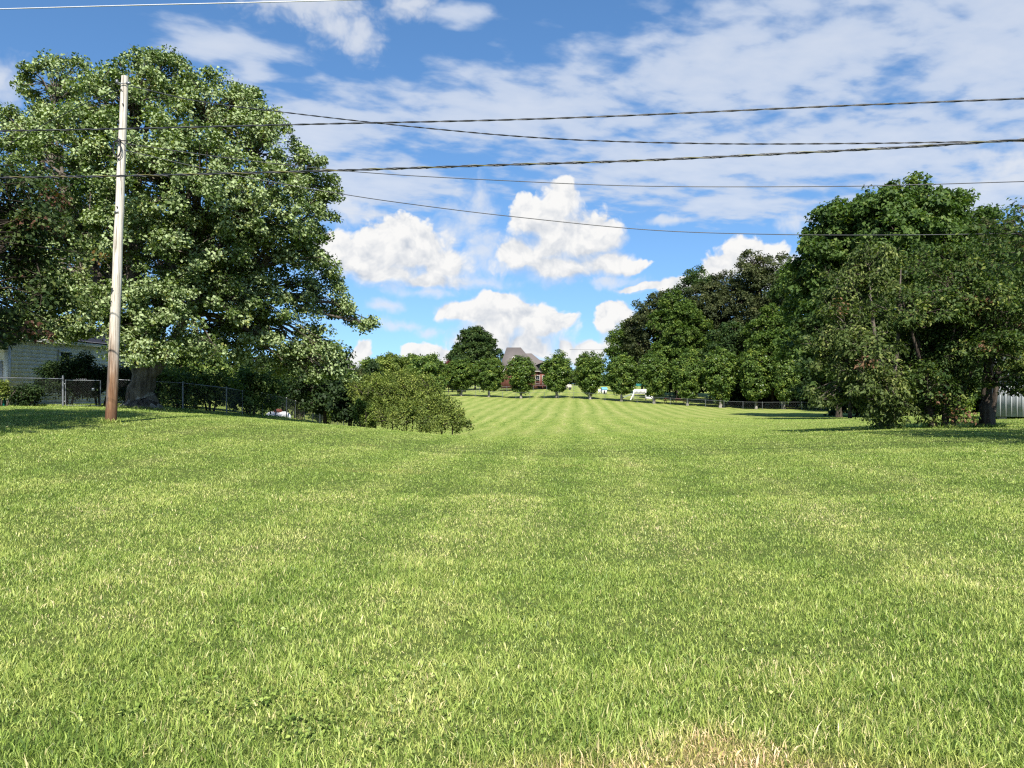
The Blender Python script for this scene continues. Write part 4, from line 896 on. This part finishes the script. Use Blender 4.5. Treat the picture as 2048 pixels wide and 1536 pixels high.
# ------------------------------------------------------------------ white house on the left
def siding_mat(name, c, pitch, axis=2):
    m, t, o = new_mat(name); tc = t.new('ShaderNodeTexCoord').outputs['Object']
    n = t.noise(tc, 2.5, 5, .6); col = t.vm('SCALE', c, scale=t.rng(n, .3, .7, .86, 1.06))
    t.l.new(bsdf(t, col, .55, .3), o); return m
SIDING = siding_mat('white_siding', (.72, .71, .68), .2)
TRIM = simple('white_trim', (.66, .67, .65), .5, .35, 0, .1)
def shingle_mat(name, c0, c1):
    m, t, o = new_mat(name); tc = t.new('ShaderNodeTexCoord').outputs['Object']
    br = t.new('ShaderNodeTexBrick'); t.put(br.inputs['Vector'], t.vm('MULTIPLY', tc, (1, 1, 1.0)))
    n = t.noise(tc, 1.2, 5, .6); n2 = t.noise(t.vm('MULTIPLY', tc, (3, 3, 3)), 3, 3, .6)
    col = t.mix(t.m('ADD', t.m('MULTIPLY', n, .5), t.m('MULTIPLY', n2, .5)), c0, c1)
    t.l.new(bsdf(t, col, .9, .15, normal=bump(t, n2, .5, .03)), o); return m
ROOF_D = shingle_mat('dark_shingles', (.008, .009, .014), (.028, .028, .038))
GLASS = simple('dark_glass', (.012, .014, .016), .08, .6, 0, .1)
HX, HY0, HY1 = -22.75, 34.6, 47.0
gz = hz(HX, 36) - .1
root = thing('white_house', 'low white clapboard house with dark roof, half hidden behind the big maple and shrubs', 'house', (HX, HY0, gz))
mb = MB(); LY = HY1 - HY0; WH = 3.05
mb.box((-4, LY / 2, WH / 2), (7.9, LY, WH))
for i in range(16):                                                  # lapped boards
    z0 = .12 + i * .185
    for a_, b_ in ((.0, LY),):
        v = [(-.0, a_, z0), (.0, b_, z0), (.0, b_, z0 + .185), (.0, a_, z0 + .185)]
        mb.add([(.045, a_, z0), (.045, b_, z0), (.015, b_, z0 + .185), (.015, a_, z0 + .185), (-.01, a_, z0), (-.01, b_, z0)], [[0, 1, 2, 3], [4, 5, 1, 0]])
    mb.add([(-7.9, -.045, z0), (.0, -.045, z0), (.0, -.015, z0 + .185), (-7.9, -.015, z0 + .185), (-7.9, .01, z0), (0, .01, z0)], [[0, 1, 2, 3], [4, 5, 1, 0]])
mb.build('wall', SIDING, root)
mb = MB(); mb.box((.02, LY / 2, WH + .06), (.06, LY + .9, .02)); mb.box((.47, LY / 2, WH + .14), (.03, LY + 1.0, .20)); mb.box((.24, LY / 2, WH + .03), (.46, LY + .96, .03)); mb.build('fascia', TRIM, root)
mb = MB(); yy0, yy1 = -.6, LY + .6
mb.add([(.52, yy0, WH + .22), (.52, yy1, WH + .22), (-4, yy1 - 2.2, WH + 2.05), (-4, yy0 + 2.2, WH + 2.05), (-8.6, yy0, WH + .22), (-8.6, yy1, WH + .22)], [[0, 1, 2, 3], [4, 3, 2, 5], [0, 3, 4, 4], [1, 5, 2, 2]])
mb.add([(.52, yy0, WH + .16), (.52, yy1, WH + .16), (-8.6, yy1, WH + .16), (-8.6, yy0, WH + .16), (.52, yy0, WH + .22), (.52, yy1, WH + .22)], [[0, 3, 2, 1], [0, 1, 5, 4]])
mb.build('roof', ROOF_D, root)
mb = MB(); mb.box((.07, -.02, WH / 2), (.16, .2, WH)); mb.build('corner_board', TRIM, root)
wy = 39.0 - HY0
win = MB()
for z_, w_, h_ in ((2.72, 1.06, .11), (1.52, 1.06, .11)): win.box((.075, wy, z_), (.08, w_, h_))
for q in (-1, 1): win.box((.075, wy + q * .48, 2.12), (.08, .11, 1.1))
win.box((.07, wy, 2.14), (.06, .86, .05)); wf = win.build('window', TRIM, root)
mb = MB(); mb.box((.05, wy, 2.12), (.02, .86, 1.1)); mb.build('pane', GLASS, wf)
mb = MB(); mb.box((-.42, -.06, 1.15), (.55, .06, 1.9)); mb.build('door', simple('storm_door', (.60, .60, .62), .5), root)
mb = MB(); mb.box((-1.1, -1.1, .12), (2.3, 2.0, .25)); mb.build('porch_step', simple('concrete', (.30, .29, .27), .85, .1, 0, .25, 4), root)
mb = MB(); mb.box((-.05, -2.0, 1.35), (.13, .13, 2.7)); mb.box((-.05, -2.0, 2.66), (.2, .2, .08)); mb.box((-.05, -2.0, .30), (.19, .19, .1)); mb.build('porch_post', TRIM, root)
mb = MB(); mb.box((-2.0, -1.15, WH - .17), (5, 2.2, .16)); mb.add([(.6, -2.4, WH - .05), (-4.6, -2.4, WH - .05), (-4.6, -.1, WH + .5), (.6, -.1, WH + .5)], [[0, 3, 2, 1]]); mb.build('porch_roof', ROOF_D, root)
# green bin by the porch
bx = spot(2, 32.4); root = thing('garden_bin', 'small teal green plastic bin by the corner of the white house', 'bin', bx)
mb = MB(); mb.tube([(0, 0, 0), (0, 0, .04), (0, 0, .52)], [.17, .18, .23], 14); mb.tube([(0, 0, .50), (0, 0, .54)], [.25, .25], 14); mb.build('bucket', simple('teal_plastic', (.01, .20, .15), .4, .5), root, smooth=False)
mb = MB(); mb.tube([(-.24, 0, .5), (-.2, 0, .72), (0, 0, .80), (.2, 0, .72), (.24, 0, .5)], .012, 6); mb.build('handle', BLACK, root)

# ------------------------------------------------------------------ white propane tank behind the fence
b = spot(556, 47.0); b = (b[0], b[1], EYE - 68 / F * 47 - 0.5)
root = thing('gas_tank', 'white gas tank with a rusty red dome lid, behind the sloping wire fence', 'gas tank', b, R(12))
mb = MB(); r = .40; mb.tube([(-.78, 0, .5), (-.76, 0, .5), (-.70, 0, .5), (-.58, 0, .5), (-.42, 0, .5), (.42, 0, .5), (.58, 0, .5), (.70, 0, .5), (.76, 0, .5), (.78, 0, .5)], [.03, .13, .24, .345, r, r, .345, .24, .13, .03], 20)
mb.build('tank', simple('white_tank_paint', (.78, .78, .78), .35, .5, 0, .1), root, smooth=True)
mb = MB(); mb.tube([(0, 0, .88), (0, 0, .98), (0, 0, 1.04), (0, 0, 1.06)], [.26, .25, .19, .04], 14); mb.build('dome_lid', simple('rusty_red', (.16, .05, .035), .7), root, smooth=True)
for q in (-.42, .42):
    mb = MB(); mb.box((q, 0, .08), (.08, .5, .32)); mb.build('leg', STEEL, root)

# ------------------------------------------------------------------ brick house beyond the pear row
def brick_mat():
    m, t, o = new_mat('red_brick'); tc = t.new('ShaderNodeTexCoord').outputs['Object']
    x_, y_, z_ = t.xyz(tc)
    br = t.new('ShaderNodeTexBrick'); t.put(br.inputs['Vector'], t.vec(t.m('ADD', x_, y_), z_, 0.0)); br.inputs['Scale'].default_value = 4.5
    for i, c in enumerate(((.11, .032, .024), (.15, .045, .030), (.20, .17, .15))): br.inputs[1 + i].default_value = (*c, 1)
    br.inputs['Mortar Size'].default_value = .012
    n = t.noise(tc, .8, 4, .6); col = t.vm('SCALE', br.outputs[0], scale=t.rng(n, .3, .7, .8, 1.1))
    t.l.new(bsdf(t, col, .85, .15), o); return m
CREAM = simple('cream_window_frame', (.40, .38, .33), .6); BRICK = brick_mat(); ROOF_B = shingle_mat('brown_grey_shingles', (.090, .080, .076), (.165, .145, .135))
DB = 190.0; hs_ = DB / F
b = spot(1035, DB); b = (b[0], b[1], EYE - 9 / F * DB)
root = thing('brick_house', 'red brick house with steep grey-brown hipped roof, beyond the pear row', 'house', b)
def H(px, py, dy=0): return ((px - CX) / F * DB - b[0], dy, EYE + (CY - py) / F * DB - b[2])
xL, xR = H(1001, 0)[0], H(1076, 0)[0]; eave = H(0, 742)[2]; ridge = H(0, 693)[2]
mb = MB(); mb.box(((xL + xR) / 2 , 5, eave / 2), (xR - xL, 9, eave))
x2 = H(1110, 0)[0]; mb.box(((xR + x2) / 2 - .2, 6.3, 2.0), (x2 - xR + .4, 6, 4.0))
mb.build('wall', BRICK, root)
mb = MB(); a0, a1 = xL - .6, xR + .6; rx0, rx1 = H(1013, 0)[0], H(1042, 0)[0]; ry = 5
mb.add([(a0, -.1, eave), (a1, -.1, eave), (a1, 10.1, eave), (a0, 10.1, eave), (rx0, ry, ridge), (rx1, ry, ridge)], [[0, 1, 5, 4], [2, 3, 4, 5], [1, 2, 5, 5], [3, 0, 4, 4], [0, 3, 2, 1]])
# lower cross wing and the catslide on the near left corner
r2 = H(0, 705)[2]; c0, c1 = H(1040, 0)[0], H(1082, 0)[0]
mb.add([(c0 - 2, 1.4, eave - 1), (H(1086, 0)[0], 1.4, H(0, 724)[2]), (H(1064, 0)[0], 5.4, r2), (c0, 5.4, r2), (H(1086, 0)[0], 9, H(0, 724)[2])], [[0, 1, 2, 3], [1, 4, 2, 2]])
mb.add([(x2 + .5, 2.9, 4.0), (xR - .5, 2.9, 4.0), (xR - .5, 9.6, 4.0), (x2 + .5, 9.6, 4.0), (xR - .5, 6.2, 7.6), (x2 - 2.5, 6.2, 7.0)], [[1, 0, 5, 4], [3, 2, 4, 5], [0, 3, 5, 5], [0, 1, 2, 3]])
gx0, gx1 = H(1008, 0)[0], H(1046, 0)[0]; gm_ = (gx0 + gx1) / 2                   # front gable
mb.add([(gx0, -.9, eave + .1), (gm_, -.9, eave + 3.6), (gx1, -.9, eave + .1), (gm_, 4.4, eave + 3.6), (gx0, 2.4, eave + .1), (gx1, 2.4, eave + .1)], [[0, 1, 3, 4], [1, 2, 5, 3]])
mb.build('roof', ROOF_B, root)
mb = MB(); mb.add([(gx0 + .3, -.6, eave), (gx1 - .3, -.6, eave), (gm_, -.6, eave + 3.3), (gx0 + .3, .4, 0), (gx1 - .3, .4, 0)], [[0, 1, 2, 2]]); mb.box((gm_, -.25, eave / 2), (gx1 - gx0 - .6, .7, eave)); mb.build('gable', BRICK, root)
mb = MB(); mb.bar((gx0 - .1, -.95, eave), (gm_, -.95, eave + 3.6), .12, .2); mb.bar((gm_, -.95, eave + 3.6), (gx1 + .1, -.95, eave), .12, .2); mb.box(((a0 + a1) / 2, -.15, eave - .08), (a1 - a0, .1, .18)); mb.build('gutter', simple('pale_gutter', (.5, .47, .43), .5), root)
for px, w_ in ((1075.5, .9), (1089, .7), (1099, .7), (1030, .8)):
    q = H(px, 0); yq = -.08 if px < 1050 else (.44 if px < 1080 else 3.22)
    mb = MB(); mb.box((q[0], yq, 3.25), (w_ + .3, .12, .14)); mb.box((q[0], yq, 1.1), (w_ + .3, .16, .14))
    for s_ in (-1, 1): mb.box((q[0] + s_ * (w_ / 2 + .07), yq, 2.18), (.12, .12, 2.0))
    mb.box((q[0], yq, 2.2), (w_, .10, .06)); wf = mb.build('window', CREAM, root)
    mb = MB(); mb.box((q[0], yq + .01, 2.18), (w_, .08, 2.0)); mb.build('pane', GLASS, wf)
mb = MB(); q = H(1092, 0)[0]; mb.box((q, 1.2, .75), (5.2, 3.2, .12))
for i in range(18): mb.box((q - 2.5 + i * .295, -.35, 1.25), (.05, .05, .9))
mb.box((q, -.35, 1.72), (5.2, .09, .08))
for i in range(4): mb.box((q - 2.5 + i * 1.67, -.3, .37), (.12, .12, .75))
mb.build('deck', simple('red_deck_wood', (.15, .045, .032), .7), root)

# ------------------------------------------------------------------ garden things on the far lawn
WPL = simple('white_plastic', (.66, .66, .66), .45, .4, 0, .06); TEAL = simple('teal_canvas', (.015, .13, .115), .7)
b = spot(1279, 147); root = thing('play_tower', 'white wooden play tower with a teal roof and a slide, between two pear trees', 'play set', b, R(-6))
k = 147 / F
mb = MB(); W2, D2 = 1.15, .75
for sx in (-1, 1):
    for sy in (-1, 1): mb.box((sx * W2, sy * D2, 1.35), (.18, .18, 2.7))
mb.build('frame', WPL, root)
mb = MB(); mb.box((0, 0, 1.22), (2.3, 1.5, .16))
for i in range(9): mb.box((-1.0 + i * .25, -D2 - .02, 1.65), (.19, .05, .8))
for i in range(6): mb.box((W2 + .02, -.6 + i * .24, 1.65), (.05, .17, .8)); mb.box((-W2 - .02, -.6 + i * .24, 1.65), (.05, .17, .8))
mb.build('railing', WPL, root)
mb = MB(); mb.add([(-1.3, -.9, 2.62), (1.3, -.9, 2.62), (1.3, .9, 2.62), (-1.3, .9, 2.62), (-1.2, 0, 3.1), (1.2, 0, 3.1)], [[0, 1, 5, 4], [2, 3, 4, 5], [0, 4, 3, 3], [1, 2, 5, 5], [0, 3, 2, 1]]); mb.build('roof', TEAL, root)
mb = MB(); mb.add([(-1.15, -.3, 1.25), (-1.15, .3, 1.25), (-3.6, .3, .2), (-3.6, -.3, .2), (-1.15, -.34, 1.42), (-3.6, -.34, .37), (-1.15, .34, 1.42), (-3.6, .34, .37), (-4.3, -.3, .14), (-4.3, .3, .14), (-1.15, -.3, 1.15), (-3.6, -.3, .1)], [[0, 1, 2, 3], [0, 3, 5, 4], [1, 6, 7, 2], [3, 2, 9, 8], [0, 10, 11, 3]]); mb.build('slide', simple('pale_green_slide', (.35, .42, .35), .4), root)
mb = MB(); mb.bar((-1.2, -.8, 1.2), (-1.75, -.95, 0), .2, .2); mb.bar((1.2, -.8, 1.4), (2.4, -1.0, 0), .2, .2); mb.box((1.9, -.9, .45), (1.5, .9, .5), 0, .8); mb.box((2.3, -.9, .95), (.8, .6, .5)); mb.build('climbing_steps', WPL, root)
b = spot(1208, 168); root = thing('play_house', 'small white plastic play house with a light blue roof, on the far lawn', 'play house', b, R(15))
mb = MB(); mb.box((0, 0, .5), (1.0, .9, 1.0)); mb.add([(-.5, -.45, 1), (.5, -.45, 1), (-.5, .45, 1), (.5, .45, 1), (-.5, 0, 1.3), (.5, 0, 1.3)], [[0, 4, 2, 2], [1, 3, 5, 5]]); mb.build('wall', WPL, root)
mb = MB(); mb.add([(-.65, -.6, .95), (.65, -.6, .95), (.65, 0, 1.45), (-.65, 0, 1.45), (.65, .6, .95), (-.65, .6, .95)], [[0, 1, 2, 3], [3, 2, 4, 5]]); mb.build('roof', simple('light_blue_plastic', (.16, .42, .62), .4), root)
mb = MB(); mb.box((-.1, -.46, .38), (.36, .03, .74)); mb.build('door', BLACK, root)
b = spot(1199, 168); root = thing('lawn_chair', 'little white plastic chair beside the play house', 'chair', b)
mb = MB(); mb.box((0, 0, .36), (.5, .5, .06)); mb.build('seat', WPL, root)
mb = MB(); mb.box((0, .24, .66), (.5, .05, .6)); mb.build('backrest', WPL, root)
for sx in (-1, 1):
    for sy in (-1, 1):
        mb = MB(); mb.box((sx * .22, sy * .22, .17), (.05, .05, .34)); mb.build('leg', WPL, root)
RED = simple('red_stained_wood', (.20, .045, .035), .65)
def picnic(b, label, rz):
    root = thing('picnic_table', label, 'picnic table', b, rz)
    mb = MB()
    for i in range(5): mb.box((0, -.34 + i * .17, .75), (1.9, .15, .05))
    mb.build('table_top', RED, root)
    for s_ in (-1, 1):
        mb = MB()
        for i in range(2): mb.box((0, s_ * (.66 + i * .15), .45), (1.9, .13, .05))
        mb.build('bench_seat', RED, root)
    for s_ in (-.7, .7):
        mb = MB(); mb.bar((s_, -.7, 0), (s_, .25, .72), .08, .08); mb.bar((s_, .7, 0), (s_, -.25, .72), .08, .08); mb.bar((s_, -.8, .41), (s_, .8, .41), .08, .08); mb.build('trestle', RED, root)
picnic(spot(1338, 140), 'red picnic table on the lawn beyond the pear row, next to the play tower', R(10))
picnic(spot(1360, 141), 'second red picnic table, in deeper shade behind the pear trunk', R(-15))
b = spot(1244, 215); root = thing('utility_pole', 'far pale wooden pole standing above a pear crown at the wood edge', 'pole', b)
mb = MB(); Hh = EYE + (CY - 692) / F * 215 - b[2]; mb.tube([(0, 0, -.3), (0, 0, Hh)], [.2, .15], 8); mb.build('pole_shaft', simple('pale_pole_wood', (.46, .38, .26), .85, .1), root)
mb = MB(); mb.tube([(0, 0, Hh - .4), (-6, 4, Hh - .9), (-14, 9, Hh - .6)], .035, 5); mb.build('wire', CABLE, root)
b = spot(1135, 183); root = thing('parked_trailer', 'pale low trailer half hidden behind the lone pear tree', 'trailer', b)
mb = MB(); mb.box((0, 0, .75), (1.9, 1.2, .85)); mb.box((0, 0, 1.22), (1.7, 1.1, .12)); mb.build('body', simple('cream_paint', (.50, .47, .40), .5), root)
for q in (-.55, .55):
    mb = MB(); mb.tube([(q, -.62, .3), (q, -.5, .3)], [.3, .3], 12); mb.build('wheel', BLACK, root)
b = spot(812, 190); root = thing('garage', 'low building with a grey roof glimpsed over the big spreading shrub', 'building', (b[0], b[1], EYE - 12 / F * 190))
b0 = root.location; x0, x1 = (800 - 812) / F * 190, (836 - 812) / F * 190
mb = MB(); mb.box(((x0 + x1) / 2, 3, .7), (x1 - x0, 5, 1.4)); mb.build('wall', SIDING, root)
mb = MB(); mb.add([(x0 - .4, 0, 1.2), (x1 + .4, 0, 1.2), (x1 - .6, 3, 2.5), (x0 + .6, 3, 2.5), (x1 + .4, 6, 1.2), (x0 - .4, 6, 1.2)], [[0, 1, 2, 3], [3, 2, 4, 5], [0, 3, 5, 5], [1, 4, 2, 2]]); mb.build('roof', simple('grey_roof', (.15, .15, .155), .8), root)

# ------------------------------------------------------------------ white shed on the right
D = 34.0; x0 = (1988 - CX) / F * D; b = (x0, D, EYE - 70 / F * D)
root = thing('garden_shed', 'white board shed on blocks with a dark gap below, behind the leaning second stem', 'shed', b, R(-31))
mb = MB(); Wd, Hh = 4.2, 1.70
mb.box((Wd / 2, 1.5, .12 + Hh / 2), (Wd, 3, Hh))
for i in range(21): mb.box((.02 + i * .2075, -.015, .12 + Hh / 2), (.055, .03, Hh))
for i in range(14): mb.box((-.015, .1 + i * .21, .12 + Hh / 2), (.03, .055, Hh))
mb.build('wall', simple('shaded_white_boards', (.34, .36, .37), .6, .3, 0, .15, 3, (4, 4, .4)), root)  # white paint greyed so the leaf shadow lies in the colour
mb = MB(); mb.add([(-.25, -.3, Hh + .1), (Wd + .25, -.3, Hh + .1), (Wd + .25, 3.3, Hh + .1), (-.25, 3.3, Hh + .1), (-.25, 1.5, Hh + 1.1), (Wd + .25, 1.5, Hh + 1.1)], [[0, 1, 5, 4], [2, 3, 4, 5], [0, 4, 3, 3], [1, 2, 5, 5], [0, 3, 2, 1]]); mb.build('roof', simple('pale_metal_roof', (.35, .36, .37), .5, .4, .1), root)
for q in (.3, 2.1, 3.9):
    mb = MB(); mb.box((q, .25, 0), (.35, .3, .24)); mb.box((q, .25, -.2), (.38, .32, .2)); mb.build('foundation_block', simple('block_grey', (.25, .24, .23), .9), root)
